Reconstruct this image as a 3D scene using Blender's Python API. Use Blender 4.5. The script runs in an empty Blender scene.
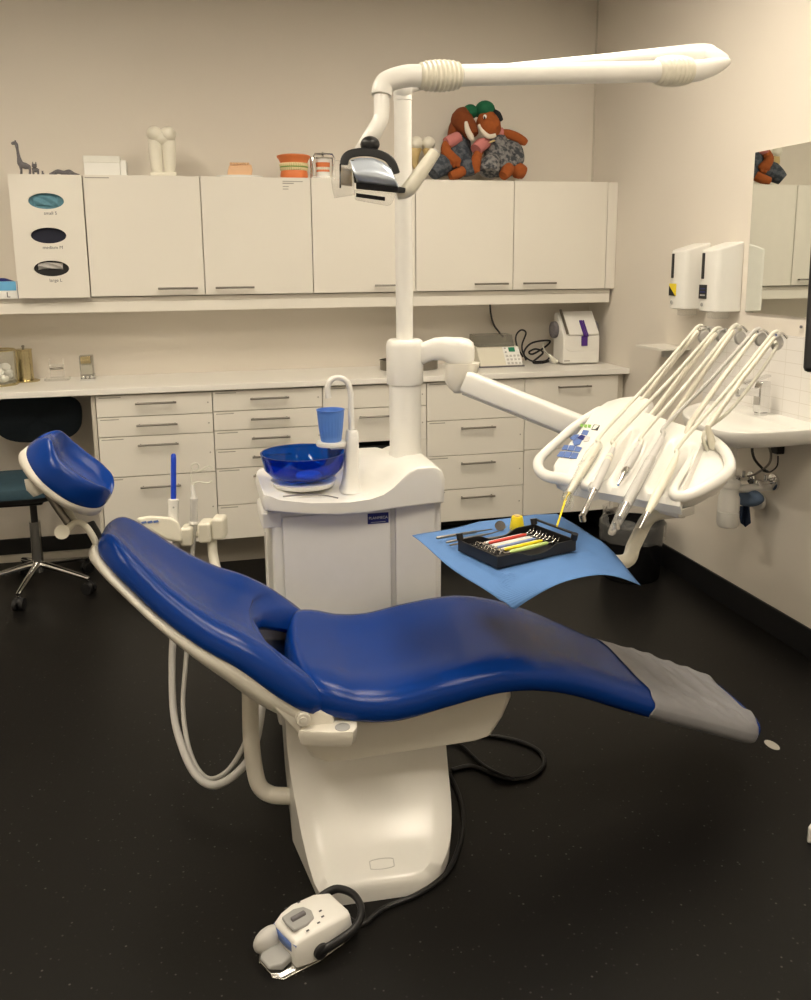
import bpy, bmesh, math, random
from mathutils import Vector as V, Matrix as M
random.seed(7)
scene = bpy.context.scene
COL = scene.collection
PI = math.pi

# ------------------------------------------------------------------ camera
def Rx(a): return M.Rotation(a, 3, 'X')
def Ry(a): return M.Rotation(a, 3, 'Y')
def Rz(a): return M.Rotation(a, 3, 'Z')
CP = V((-.09293, -4.5522, 1.5413))
FPX, PY = 883.9, 432.575
ROT = Rz(-.23919) @ Rx(PI/2-.18996) @ Rz(-.00814)
def ray(u, v): return ROT @ V(((u-405.5)/FPX, (PY-v)/FPX, -1.0))
def at_z(u, v, z): r = ray(u, v); return CP + r*((z-CP.z)/r.z)
def at_y(u, v, y): r = ray(u, v); return CP + r*((y-CP.y)/r.y)
def at_x(u, v, x): r = ray(u, v); return CP + r*((x-CP.x)/r.x)
def at_d(u, v, d): return CP + ray(u, v)*d
cd = bpy.data.cameras.new('camera'); cam = bpy.data.objects.new('camera', cd); COL.objects.link(cam)
cam.matrix_world = M.Translation(CP) @ ROT.to_4x4()
cd.sensor_fit = 'VERTICAL'; cd.sensor_height = 36; cd.lens = 36*FPX/1000
cd.shift_y = (PY-500)/1000; cd.clip_start = .05
scene.camera = cam

# ------------------------------------------------------------------ materials
MATS = {}
def mat(name, col, rough=.5, metal=0, spec=.5, noise=0, nscale=20, bump=0, bscale=200, trans=0, ior=1.45, alpha=1,
        coat=0, emit=None, estr=0, sub=0):
    m = bpy.data.materials.new(name); m.use_nodes = True
    nt = m.node_tree; b = nt.nodes['Principled BSDF']
    def s(k, v):
        if k in b.inputs: b.inputs[k].default_value = v
    s('Base Color', (*col, 1)); s('Roughness', rough); s('Metallic', metal); s('Specular IOR Level', spec)
    s('Transmission Weight', trans); s('IOR', ior); s('Alpha', alpha); s('Coat Weight', coat); s('Coat Roughness', .15)
    if sub: s('Subsurface Weight', sub); s('Subsurface Scale', .01)
    if emit: s('Emission Color', (*emit, 1)); s('Emission Strength', estr)
    tc = nt.nodes.new('ShaderNodeTexCoord')
    n = nt.nodes.new('ShaderNodeTexNoise'); n.inputs['Scale'].default_value = nscale; n.inputs['Detail'].default_value = 4
    nt.links.new(tc.outputs['Object'], n.inputs['Vector'])
    k = noise if noise else .03
    mx = nt.nodes.new('ShaderNodeMix'); mx.data_type = 'RGBA'
    mx.inputs[6].default_value = (*[max(0, c*(1-k)) for c in col], 1); mx.inputs[7].default_value = (*[min(1, c*(1+k)) for c in col], 1)
    nt.links.new(n.outputs['Fac'], mx.inputs[0]); nt.links.new(mx.outputs[2], b.inputs['Base Color'])
    if bump:
        n2 = nt.nodes.new('ShaderNodeTexNoise'); n2.inputs['Scale'].default_value = bscale; n2.inputs['Detail'].default_value = 3
        nt.links.new(tc.outputs['Object'], n2.inputs['Vector'])
        bp = nt.nodes.new('ShaderNodeBump'); bp.inputs['Strength'].default_value = bump; bp.inputs['Distance'].default_value = .002
        nt.links.new(n2.outputs['Fac'], bp.inputs['Height']); nt.links.new(bp.outputs['Normal'], b.inputs['Normal'])
    MATS[name] = m
    return m
mat('wall', (.76, .71, .635), .75, noise=.02, nscale=3, bump=.1, bscale=150)
mat('ceiling', (.50, .485, .46), .9)
mat('laminate', (.80, .77, .70), .38, noise=.015, nscale=4)
mat('laminate_top', (.85, .83, .78), .3, noise=.015)
mat('laminate_edge', (.62, .58, .5), .5)
mat('carcass', (.55, .52, .46), .6)
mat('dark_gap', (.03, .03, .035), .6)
mat('white_plastic', (.80, .79, .75), .28, coat=.15)
mat('cream_plastic', (.74, .71, .60), .35)
mat('cream_shell', (.73, .70, .62), .32)
mat('grey_plastic', (.34, .34, .33), .45)
mat('light_grey', (.55, .54, .52), .45)
mat('light_grey_rubber', (.50, .49, .46), .5)
mat('black', (.012, .012, .013), .4)
mat('black_gloss', (.008, .008, .009), .15)
mat('black_fabric', (.01, .011, .013), .85)
mat('stool_back', (.006, .012, .018), .85, noise=.25, nscale=60, bump=.3)
mat('skirting', (.010, .010, .011), .45)
mat('steel', (.62, .61, .58), .25, metal=1)
mat('brushed_steel', (.27, .25, .22), .35, metal=1)
mat('chrome', (.75, .75, .75), .08, metal=1)
mat('brass', (.55, .47, .28), .25, metal=1)
mat('mirror', (.82, .84, .80), .01, metal=1)
mat('upholstery', (.003, .033, .205), .23, spec=.24, noise=.06, nscale=8, bump=.15, bscale=420)
mat('stool_blue', (.028, .065, .09), .8, noise=.25, nscale=60, bump=.3)
mat('foot_film', (.30, .30, .32), .42, noise=.12, nscale=25, alpha=.80)
mat('napkin', (.10, .225, .50), .8, noise=.05, nscale=30)
mat('cup_blue', (.10, .24, .68), .4, noise=.04)
mat('bowl_glass', (.004, .10, .62), .06, trans=.92, ior=1.3)
mat('clear_blue', (.15, .45, .95), .15)
mat('blue', (.01, .06, .60), .3)
mat('navy', (.012, .02, .16), .4)
mat('glove_navy', (.003, .005, .022), .6)
mat('tooth_aged', (.74, .64, .36), .4)
mat('plinth_grey', (.42, .385, .32), .6)
mat('panel_blue', (.10, .17, .42), .4)
mat('panel_white', (.80, .80, .74), .4)
mat('green_led', (.22, .45, .08), .4)
mat('lcd_green', (.02, .22, .12), .3)
mat('yellow', (.85, .66, .02), .4)
mat('red', (.62, .07, .05), .4)
mat('orange_gum', (.78, .22, .07), .45, noise=.08)
mat('plaster', (.78, .50, .30), .6, noise=.05)
mat('tooth_white', (.86, .83, .72), .4)
mat('tooth_yellow', (.62, .47, .22), .4, noise=.25, nscale=20)
mat('lime', (.55, .72, .25), .4)
mat('inst_blue', (.25, .33, .60), .4)
mat('inst_white', (.75, .75, .78), .35)
mat('plush_brown', (.33, .085, .018), .95, noise=.2, nscale=60, bump=.6, bscale=300)
mat('plush_dark', (.20, .05, .012), .95, noise=.2, nscale=60, bump=.6, bscale=300)
mat('cap_green', (.008, .12, .055), .8)
mat('pink', (.55, .20, .19), .9, noise=.1)
mat('plush_white', (.75, .68, .58), .8)
mat('figure_grey', (.16, .15, .16), .7, noise=.4, nscale=90)
mat('glass', (.95, .96, .93), .03, trans=.95, ior=1.15)
mat('clear_plastic', (.9, .9, .88), .12, trans=.8, ior=1.1, alpha=.45)
mat('smoke_plastic', (.30, .29, .25), .15, trans=.4, ior=1.1, alpha=.55)
mat('cotton', (.88, .87, .84), .95, bump=.8, bscale=120)
mat('paper', (.86, .86, .83), .8)
mat('ink', (.08, .08, .09), .7)
mat('tag_grey', (.38, .36, .32), .7)
mat('cloth_blue', (.13, .19, .30), .9, noise=.1)
mat('cloth_dark', (.03, .05, .10), .9, noise=.1)
mat('purple', (.07, .02, .22), .5)
mat('rubber_white', (.70, .69, .60), .5)
mat('box_blue', (.15, .45, .75), .5, noise=.1)
mat('mask_blue', (.12, .28, .36), .8, noise=.35, nscale=70)
mat('reflector', (.72, .80, .92), .30, metal=.55)
mat('amber', (.55, .38, .16), .3)
mat('lamp_glow', (1, 1, 1), .5, emit=(1, .885, .715), estr=14)
mat('tile', (.80, .78, .75), .2, coat=.1)

def brick_tiles():
    m = MATS['tile']; nt = m.node_tree; b = nt.nodes['Principled BSDF']
    tc = nt.nodes.new('ShaderNodeTexCoord'); mp = nt.nodes.new('ShaderNodeMapping')
    mp.inputs['Rotation'].default_value = (PI/2, 0, PI/2)
    sep = nt.nodes.new('ShaderNodeSeparateXYZ'); cmb = nt.nodes.new('ShaderNodeCombineXYZ')
    br = nt.nodes.new('ShaderNodeTexBrick'); br.offset = 0
    nt.links.new(tc.outputs['Object'], sep.inputs[0]); nt.links.new(sep.outputs['Y'], cmb.inputs['X']); nt.links.new(sep.outputs['Z'], cmb.inputs['Y'])
    nt.links.new(cmb.outputs[0], br.inputs['Vector'])
    br.inputs['Scale'].default_value = 1; br.inputs['Brick Width'].default_value = .1; br.inputs['Row Height'].default_value = .05
    br.inputs['Mortar Size'].default_value = .0012; br.inputs['Color1'].default_value = (.80, .78, .75, 1); br.inputs['Color2'].default_value = (.79, .77, .74, 1)
    br.inputs['Mortar'].default_value = (.66, .63, .58, 1)
    nt.links.new(br.outputs['Color'], b.inputs['Base Color'])
brick_tiles()
def floor_mat():
    m = mat('rubber_floor', (.02, .019, .018), .38, spec=.22, noise=.1, nscale=3); nt = m.node_tree; b = nt.nodes['Principled BSDF']
    tc = nt.nodes.new('ShaderNodeTexCoord')
    vo = nt.nodes.new('ShaderNodeTexVoronoi'); vo.inputs['Scale'].default_value = 62
    nt.links.new(tc.outputs['Object'], vo.inputs['Vector'])
    cr = nt.nodes.new('ShaderNodeValToRGB'); cr.color_ramp.elements[0].position = .10; cr.color_ramp.elements[0].color = (1, 1, 1, 1)
    cr.color_ramp.elements[1].position = .20; cr.color_ramp.elements[1].color = (0, 0, 0, 1)
    nt.links.new(vo.outputs['Distance'], cr.inputs[0])
    vc = nt.nodes.new('ShaderNodeSeparateColor'); nt.links.new(vo.outputs['Color'], vc.inputs[0])
    gt = nt.nodes.new('ShaderNodeMath'); gt.operation = 'MULTIPLY'; gt.inputs[1].default_value = 1
    pw = nt.nodes.new('ShaderNodeMath'); pw.operation = 'POWER'; pw.inputs[1].default_value = 5
    nt.links.new(vc.outputs[0], pw.inputs[0]); nt.links.new(pw.outputs[0], gt.inputs[1]); nt.links.new(cr.outputs[0], gt.inputs[0])
    mx = nt.nodes.new('ShaderNodeMix'); mx.data_type = 'RGBA'
    mx.inputs[6].default_value = (.0075, .0070, .0066, 1); mx.inputs[7].default_value = (.12, .115, .105, 1)
    nt.links.new(gt.outputs[0], mx.inputs[0]); nt.links.new(mx.outputs[2], b.inputs['Base Color'])
    n3 = nt.nodes.new('ShaderNodeTexNoise'); n3.inputs['Scale'].default_value = 700; nt.links.new(tc.outputs['Object'], n3.inputs['Vector'])
    bp = nt.nodes.new('ShaderNodeBump'); bp.inputs['Strength'].default_value = .25; bp.inputs['Distance'].default_value = .001
    nt.links.new(n3.outputs['Fac'], bp.inputs['Height']); nt.links.new(bp.outputs['Normal'], b.inputs['Normal'])
floor_mat()
def denim_mat():
    m = mat('mottled_cloth', (.12, .12, .13), .95, bump=.3); nt = m.node_tree; b = nt.nodes['Principled BSDF']
    tc = nt.nodes.new('ShaderNodeTexCoord'); n = nt.nodes.new('ShaderNodeTexNoise'); n.inputs['Scale'].default_value = 45; n.inputs['Detail'].default_value = 5
    nt.links.new(tc.outputs['Object'], n.inputs['Vector'])
    cr = nt.nodes.new('ShaderNodeValToRGB'); cr.color_ramp.elements[0].position = .42; cr.color_ramp.elements[0].color = (.05, .055, .065, 1)
    cr.color_ramp.elements[1].position = .58; cr.color_ramp.elements[1].color = (.24, .235, .235, 1)
    nt.links.new(n.outputs['Fac'], cr.inputs[0]); nt.links.new(cr.outputs[0], b.inputs['Base Color'])
denim_mat()
MATS['dark_mottled_cloth'] = MATS['mottled_cloth'].copy(); MATS['dark_mottled_cloth'].name = 'dark_mottled_cloth'
for n_ in MATS['dark_mottled_cloth'].node_tree.nodes:
    if n_.type == 'VALTORGB': n_.color_ramp.elements[0].color = (.035, .045, .06, 1); n_.color_ramp.elements[1].color = (.10, .11, .13, 1)
def napkin_mat():
    m = MATS['napkin']; nt = m.node_tree; b = nt.nodes['Principled BSDF']
    tc = nt.nodes.new('ShaderNodeTexCoord'); w = nt.nodes.new('ShaderNodeTexWave'); w.inputs['Scale'].default_value = 95
    w.bands_direction = 'Y'
    nt.links.new(tc.outputs['Object'], w.inputs['Vector'])
    bp = nt.nodes.new('ShaderNodeBump'); bp.inputs['Strength'].default_value = .5; bp.inputs['Distance'].default_value = .001
    nt.links.new(w.outputs['Fac'], bp.inputs['Height']); nt.links.new(bp.outputs['Normal'], b.inputs['Normal'])
napkin_mat()

# ------------------------------------------------------------------ objects
def tag(o, label=None, cat=None, group=None, kind=None):
    if label: o['label'] = label
    if cat: o['category'] = cat
    if group: o['group'] = group
    if kind: o['kind'] = kind
    return o
WM = {}
def thing(name, loc, label, cat, group=None):
    o = bpy.data.objects.new(name, None); COL.objects.link(o); o.location = loc; o.empty_display_size = .05
    WM[o.name] = M.Translation(V(loc)); tag(o, label, cat, group); return o

class MB:
    def __init__(s): s.bm = bmesh.new()
    def faces(s, verts, faces):
        vs = [s.bm.verts.new(v) for v in verts]
        for f in faces:
            try: s.bm.faces.new([vs[i] for i in f])
            except ValueError: pass
        return vs
    def box(s, lo, hi, R=None):
        lo, hi = V(lo), V(hi)
        c = (lo+hi)/2; h = (hi-lo)/2
        P = []
        for x in (-1, 1):
            for y in (-1, 1):
                for z in (-1, 1):
                    d = V((x*abs(h.x), y*abs(h.y), z*abs(h.z)))
                    P.append(c + (R @ d if R else d))
        s.faces(P, [(0, 1, 3, 2), (4, 6, 7, 5), (0, 4, 5, 1), (2, 3, 7, 6), (0, 2, 6, 4), (1, 5, 7, 3)]); return s
    def obox(s, c, ax, ay, az, hx, hy, hz):
        R = M((ax, ay, az)).transposed(); c = V(c); h = V((hx, hy, hz)); return s.box(c-h, c+h, R)
    def loft(s, rings, cap=True, closed=True):
        n = len(rings[0]); off = [[s.bm.verts.new(p) for p in r] for r in rings]
        for i in range(len(rings)-1):
            for j in range(n if closed else n-1):
                k = (j+1) % n
                try: s.bm.faces.new((off[i][j], off[i][k], off[i+1][k], off[i+1][j]))
                except ValueError: pass
        if cap and closed:
            s.bm.faces.new(off[0][::-1]); s.bm.faces.new(off[-1])
        return s
    def tube(s, pts, r, seg=12, smooth=0, flat=1):
        pts = [V(p) for p in pts]
        rr = list(r) if isinstance(r, (list, tuple)) else [r]*len(pts)
        if smooth: pts, rr = spline(pts, smooth, rr)
        n = len(pts); T = []
        for i in range(n):
            d = pts[min(i+1, n-1)]-pts[max(i-1, 0)]; T.append(d.normalized() if d.length > 1e-9 else V((0, 0, 1)))
        up = V((0, 0, 1)) if abs(T[0].z) < .9 else V((0, 1, 0))
        x = T[0].cross(up).normalized(); rings = []
        for i in range(n):
            x = (x - T[i]*x.dot(T[i])).normalized(); y = T[i].cross(x)
            rings.append([pts[i]+(x*math.cos(a)+y*math.sin(a)*flat)*rr[i] for a in [2*PI*k/seg for k in range(seg)]])
        return s.loft(rings)
    def cyl(s, p0, p1, r0, r1=None, seg=20): return s.tube([p0, p1], [r0, r0 if r1 is None else r1], seg)
    def lathe(s, prof, c, axis=(0, 0, 1), seg=32, sx=1, sy=1):
        a = V(axis).normalized(); up = V((0, 0, 1)) if abs(a.z) < .9 else V((0, 1, 0))
        x = (V((1, 0, 0)) if abs(a.z) > .9 else a.cross(up)).normalized(); y = a.cross(x); c = V(c)
        rings = [[c+a*h+(x*math.cos(t)*sx+y*math.sin(t)*sy)*max(r, 1e-5) for t in [2*PI*k/seg for k in range(seg)]] for r, h in prof]
        return s.loft(rings)
    def ell(s, c, rx, ry=None, rz=None, R=None, seg=20, rings=12):
        ry = rx if ry is None else ry; rz = rx if rz is None else rz; c = V(c); L = []
        for i in range(rings+1):
            p = -PI/2+PI*i/rings; q = max(math.cos(p), .003)
            L.append([c+((R @ V((rx*q*math.cos(t), ry*q*math.sin(t), rz*math.sin(p)))) if R else V((rx*q*math.cos(t), ry*q*math.sin(t), rz*math.sin(p)))) for t in [2*PI*k/seg for k in range(seg)]])
        return s.loft(L)
    def prism(s, poly, d):           # poly: 3d points of one face, d: extrusion vector
        d = V(d); n = len(poly); A = [s.bm.verts.new(V(p)) for p in poly]; B = [s.bm.verts.new(V(p)+d) for p in poly]
        s.bm.faces.new(A[::-1]); s.bm.faces.new(B)
        for i in range(n): s.bm.faces.new((A[i], A[(i+1) % n], B[(i+1) % n], B[i]))
        return s
    def grid(s, fn, nu, nv, thick=0):
        P = [[V(fn(i/nu, j/nv)) for j in range(nv+1)] for i in range(nu+1)]
        vs = [[s.bm.verts.new(p) for p in r] for r in P]
        for i in range(nu):
            for j in range(nv): s.bm.faces.new((vs[i][j], vs[i+1][j], vs[i+1][j+1], vs[i][j+1]))
        if thick: s._solid = thick
        return s
    def add(s, other_bm, mtx):
        me = bpy.data.meshes.new('t'); other_bm.to_mesh(me)
        k = len(s.bm.verts); s.bm.from_mesh(me); s.bm.verts.ensure_lookup_table()
        for v in s.bm.verts[k:]: v.co = mtx @ v.co
        bpy.data.meshes.remove(me); return s
    def build(s, name, m, parent=None, bevel=0, bseg=2, smooth=True, solid=0, sub=0, label=None, origin=None):
        bmesh.ops.recalc_face_normals(s.bm, faces=s.bm.faces)
        me = bpy.data.meshes.new(name)
        if parent is None:
            if origin is None:
                xs = [v.co for v in s.bm.verts]
                lo = V([min(p[i] for p in xs) for i in range(3)]); hi = V([max(p[i] for p in xs) for i in range(3)])
                origin = V(((lo.x+hi.x)/2, (lo.y+hi.y)/2, lo.z))
            bmesh.ops.translate(s.bm, vec=-V(origin), verts=s.bm.verts)
        s.bm.to_mesh(me); s.bm.free()
        me.materials.append(MATS[m] if isinstance(m, str) else m)
        o = bpy.data.objects.new(name, me); COL.objects.link(o)
        if smooth:
            for p in me.polygons: p.use_smooth = True
        if parent is None: o.location = origin; WM[o.name] = M.Translation(V(origin))
        else:
            pw = WM[parent.name]; o.parent = parent; o.matrix_parent_inverse = pw.inverted(); WM[o.name] = M.Identity(4)
        if solid:
            md = o.modifiers.new('solid', 'SOLIDIFY'); md.thickness = solid; md.offset = -1
        if bevel:
            md = o.modifiers.new('bevel', 'BEVEL'); md.width = bevel; md.segments = bseg; md.limit_method = 'ANGLE'; md.angle_limit = math.radians(35); md.harden_normals = False
        if sub:
            md = o.modifiers.new('sub', 'SUBSURF'); md.levels = sub; md.render_levels = sub
        if smooth and not sub:
            md = o.modifiers.new('wn', 'WEIGHTED_NORMAL') if bevel else None
            if hasattr(me, 'set_sharp_from_angle'): me.set_sharp_from_angle(angle=math.radians(40))
        if label: o['label'] = label
        return o
def spline(pts, k, rr=None):
    out, ro = [], []; n = len(pts)
    for i in range(n-1):
        p0, p1, p2, p3 = pts[max(i-1, 0)], pts[i], pts[i+1], pts[min(i+2, n-1)]
        for j in range(k):
            t = j/k
            out.append(.5*((2*p1)+(p2-p0)*t+(2*p0-5*p1+4*p2-p3)*t*t+(3*p1-p0-3*p2+p3)*t**3))
            if rr: ro.append(rr[i]*(1-t)+rr[i+1]*t)
    out.append(pts[-1])
    if rr: ro.append(rr[-1])
    return out, ro
def copy_tree(o, parent=None):
    c = o.copy(); COL.objects.link(c)
    if parent: c.parent = parent
    for ch in list(o.children): copy_tree(ch, c)
    return c
def text_mb(mb, txt, size, origin, xdir, ydir, extrude=.0004, align='LEFT'):
    cu = bpy.data.curves.new('t', 'FONT'); cu.body = txt; cu.size = size; cu.extrude = extrude; cu.align_x = align
    ob = bpy.data.objects.new('t', cu); COL.objects.link(ob)
    me = bpy.data.meshes.new_from_object(ob.evaluated_get(bpy.context.evaluated_depsgraph_get()))
    x = V(xdir).normalized(); y = V(ydir).normalized(); z = x.cross(y)
    mt = M((x, y, z)).transposed().to_4x4(); mt.translation = V(origin)
    bm = bmesh.new(); bm.from_mesh(me); mb.add(bm, mt); bm.free()
    bpy.data.objects.remove(ob); bpy.data.meshes.remove(me); bpy.data.curves.remove(cu)
    return mb
def struct(mb, name, m, **k): return tag(mb.build(name, m, smooth=False, **k), kind='structure')

# ------------------------------------------------------------------ room shell
XW, XL, YB, YF, ZC = 2.22, -2.6, .3234, -5.6, 2.98
struct(MB().box((XL-.1, YF-.1, -.1), (XW+.1, YB+.1, 0)), 'floor', 'rubber_floor', origin=(0, 0, 0))
struct(MB().box((XL-.1, YF-.1, ZC), (XW+.1, YB+.1, ZC+.1)), 'ceiling', 'ceiling')
struct(MB().box((XL, YB, 0), (XW, YB+.1, ZC)), 'wall_back', 'wall')
struct(MB().box((XW, YF, 0), (XW+.1, YB+.1, ZC)), 'wall_right', 'wall')
struct(MB().box((XL-.1, YF, 0), (XL, YB+.1, ZC)), 'wall_left', 'wall')
struct(MB().box((XL, YF-.1, 0), (XW, YF, ZC)), 'wall_front', 'wall')
struct(MB().box((XW-.012, YF, 0), (XW, YB, .118)), 'baseboard_right', 'skirting', bevel=.003)
struct(MB().box((XL, YB-.012, 0), (XW-.012, YB, .118)), 'baseboard_back', 'skirting', bevel=.003)
struct(MB().box((XL, YB-.045, 0), (-.62, YB-.012, .035)), 'trim_1', 'laminate_edge', bevel=.003)
struct(MB().box((XW-.008, YB-.008, 1.96), (XW, YB, ZC)), 'trim_2', 'laminate_edge')

# ceiling lights
def ceiling_light(x, y, w, d, label):
    t = thing('ceiling_light', (x, y, ZC), label, 'ceiling light', 'recessed ceiling light panels')
    MB().box((x-w/2-.03, y-d/2-.03, ZC-.02), (x+w/2+.03, y-d/2, ZC)).box((x-w/2-.03, y+d/2, ZC-.02), (x+w/2+.03, y+d/2+.03, ZC)) \
        .box((x-w/2-.03, y-d/2, ZC-.02), (x-w/2, y+d/2, ZC)).box((x+w/2, y-d/2, ZC-.02), (x+w/2+.03, y+d/2, ZC)).build('light_frame', 'white_plastic', t, smooth=False)
    MB().box((x-w/2, y-d/2, ZC-.012), (x+w/2, y+d/2, ZC-.004)).build('diffuser', 'lamp_glow', t, smooth=False)
ceiling_light(1.2, -1.75, .30, 1.2, 'long ceiling light panel above the wash basin side of the room')
ceiling_light(-1.0, -1.75, .30, 1.2, 'long ceiling light panel above the treatment unit')
ceiling_light(.95, -3.7, .30, 1.2, 'long ceiling light panel over the foot of the dental chair')
ceiling_light(-1.0, -3.7, .30, 1.2, 'long ceiling light panel nearest the left wall')

# ------------------------------------------------------------------ upper cabinets
ZT, ZB_ = 1.9597, 1.3913
def bar_handle(parent, c, L, axis=V((1, 0, 0)), out=V((0, -1, 0)), name='handle'):
    c = V(c); a = c+out*.028-axis*L/2; b = c+out*.028+axis*L/2; h = axis*(L/2-.012)
    return MB().cyl(a, b, .0052, seg=10).cyl(c-h, c-h+out*.028, .004, seg=8).cyl(c+h, c+h+out*.028, .004, seg=8).build(name, 'brushed_steel', parent)
def upper(x0, doors, label, tags=()):
    w = .54*len(doors); t = thing('wall_cabinet', (x0+w/2, .16, ZB_), label, 'cabinet', 'white wall cabinets along the back wall')
    MB().box((x0+.001, .02, ZB_), (x0+w-.001, YB-.002, ZT)).build('body', 'laminate', t, smooth=False)
    for i, side in enumerate(doors):
        a = x0+.54*i
        d = MB().box((a+.002, 0, ZB_+.001), (a+.54-.002, .0195, ZT+.001)).build('door', 'laminate', t, bevel=.0015)
        hc = a+.54-.13 if side == 'R' else a+.145
        bar_handle(d, (hc, 0, ZB_+.035), .19)
    return t
wc1 = upper(-.54, 'RL', 'double wall cabinet right of the glove box panel, white molar model on top')
wc2 = upper(.54, 'R', 'single white wall cabinet partly behind the operating lamp')
wc3 = upper(1.08, 'RL', 'double white wall cabinet under the two plush toys')
tag(MB().box((2.162, 0, ZB_), (2.2185, YB-.002, ZT)).build('filler_panel', 'laminate', bevel=.002), 'narrow white filler panel between last wall cabinet and right wall', 'panel')
# note on door below the jaw model
n = MB().box((.40, -.0008, 1.93), (.455, -.0001, 1.935)); n.box((.40, -.0008, 1.915), (.43, -.0001, 1.919)); n.box((.40, -.0008, 1.903), (.428, -.0001, 1.907)); n.box((.40, -.0008, 1.94), (.50, -.0001, 1.944))
n.build('printed_note', 'tag_grey', wc1, smooth=False)
MB().box((-.53, -.0008, 1.945), (-.42, -.0001, 1.950)).build('printed_note', 'tag_grey', wc1, smooth=False)
# shelf with pelmet under the cabinets
s_ = thing('wall_shelf', (0, .16, 1.32), 'long white shelf board running below all the wall cabinets', 'shelf')
MB().box((XL+.002, .03, ZB_-.024), (XW-.015, YB-.002, ZB_-.004)).build('board', 'laminate', s_, bevel=.001)
MB().box((XL+.002, .022, 1.315), (XW-.02, .04, ZB_-.026)).build('pelmet', 'laminate', s_, bevel=.001)

# glove dispenser panel with three oval openings
def holed_panel(x0, x1, z0, z1, y0, y1, holes):
    bm = bmesh.new()
    def ringpts(c): return c
    loops = [[(x0, z0), (x1, z0), (x1, z1), (x0, z1)]]
    for (cx, cz, rx, rz) in holes: loops.append([(cx+rx*math.cos(2*PI*k/28), cz+rz*math.sin(2*PI*k/28)) for k in range(28)])
    es = []
    for L in loops:
        vs = [bm.verts.new((x, y0, z)) for x, z in L]
        es += [bm.edges.new((vs[i], vs[(i+1) % len(vs)])) for i in range(len(vs))]
    r = bmesh.ops.triangle_fill(bm, use_beauty=True, use_dissolve=False, edges=es)
    fs = [g for g in r['geom'] if isinstance(g, bmesh.types.BMFace)]
    ex = bmesh.ops.extrude_face_region(bm, geom=fs)
    bmesh.ops.translate(bm, vec=(0, y1-y0, 0), verts=[g for g in ex['geom'] if isinstance(g, bmesh.types.BMVert)])
    mb = MB(); mb.bm.free(); mb.bm = bm; return mb
gd = thing('glove_dispenser', (-.77, .1, ZB_), 'white glove dispenser panel with three oval openings at left of the cabinets', 'dispenser')
yh = -.02
hs = []
for (u, v) in [(46, 201), (48.5, 235.5), (51.5, 268.5)]:
    p = at_y(u, v, yh); hs.append((p.x, p.z, .079, .0365))
gx0 = at_y(13, 235, yh).x
holed_panel(gx0, -.5415, ZB_-.002, 1.957, yh, yh+.012, hs).build('front_panel', 'laminate', gd, smooth=False)
MB().box((gx0, yh+.012, ZB_-.002), (gx0+.012, YB-.002, 1.957)).build('side_panel', 'laminate', gd, smooth=False)
MB().box((-.557, yh+.012, ZB_-.003), (-.545, YB-.002, 1.957)).build('side_panel', 'laminate', gd, smooth=False)
MB().box((gx0+.012, yh+.012, 1.945), (-.557, YB-.002, 1.957)).build('top_panel', 'laminate', gd, smooth=False)
for (cx, cz, rx, rz), word, mm, lab in zip(hs, ('small S', 'medium M', 'large L'), ('mask_blue', 'glove_navy', 'tag_grey'), ('pale blue gloves seen in the top opening', 'dark blue gloves in the middle opening', 'grey glove box in the bottom opening')):
    MB().box((gx0+.03, yh+.018, cz-.055), (-.57, .2, cz+.055)).build('glove_box', 'black' if mm == 'tag_grey' else mm, gd, bevel=.004, label=lab)
    if mm != 'glove_navy': MB().grid(lambda a, b, cx=cx, cz=cz: (cx-.06+.11*a, yh+.012+.006*math.sin(a*9+b*7), cz+(.0 if mm == 'tag_grey' else -.02)+(.028 if mm == 'tag_grey' else .045)*b-.02*(a-.5)**2), 14, 6).build('glove', 'light_grey' if mm == 'tag_grey' else 'mask_blue', gd, solid=.001)
    t = MB(); text_mb(t, word, .021, (cx+.015, yh-.0006, cz-.062), (1, 0, 0), (0, 0, 1), align='CENTER'); t.build('lettering', 'ink', gd, smooth=False)
# glove carton on the shelf at the far left
gb = thing('glove_carton', (-.93, .08, ZB_-.003), 'blue and white carton marked L on the shelf at far left', 'box')
p = at_y(16.5, 285, -.01).x
MB().box((p-.24, .0, ZB_-.003), (p, .12, ZB_+.078)).build('carton', 'paper', gb, bevel=.001)
MB().box((p-.24, -.0012, ZB_+.035), (p-.004, -.0002, ZB_+.078)).build('blue_print', 'box_blue', gb, smooth=False)
MB().box((p+.0002, .0, ZB_-.003), (p+.0012, .12, ZB_+.078)).build('dark_end', 'navy', gb, smooth=False)
MB().grid(lambda a, b: (p-.12+.1*a, .02+.05*b, ZB_+.078+.016*math.sin(PI*a)*math.sin(PI*b)), 8, 6).build('glove', 'navy', gb)
t = MB(); text_mb(t, 'L', .035, (p-.05, -.0016, ZB_+.004), (1, 0, 0), (0, 0, 1)); t.build('lettering', 'ink', gb, smooth=False)

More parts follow.
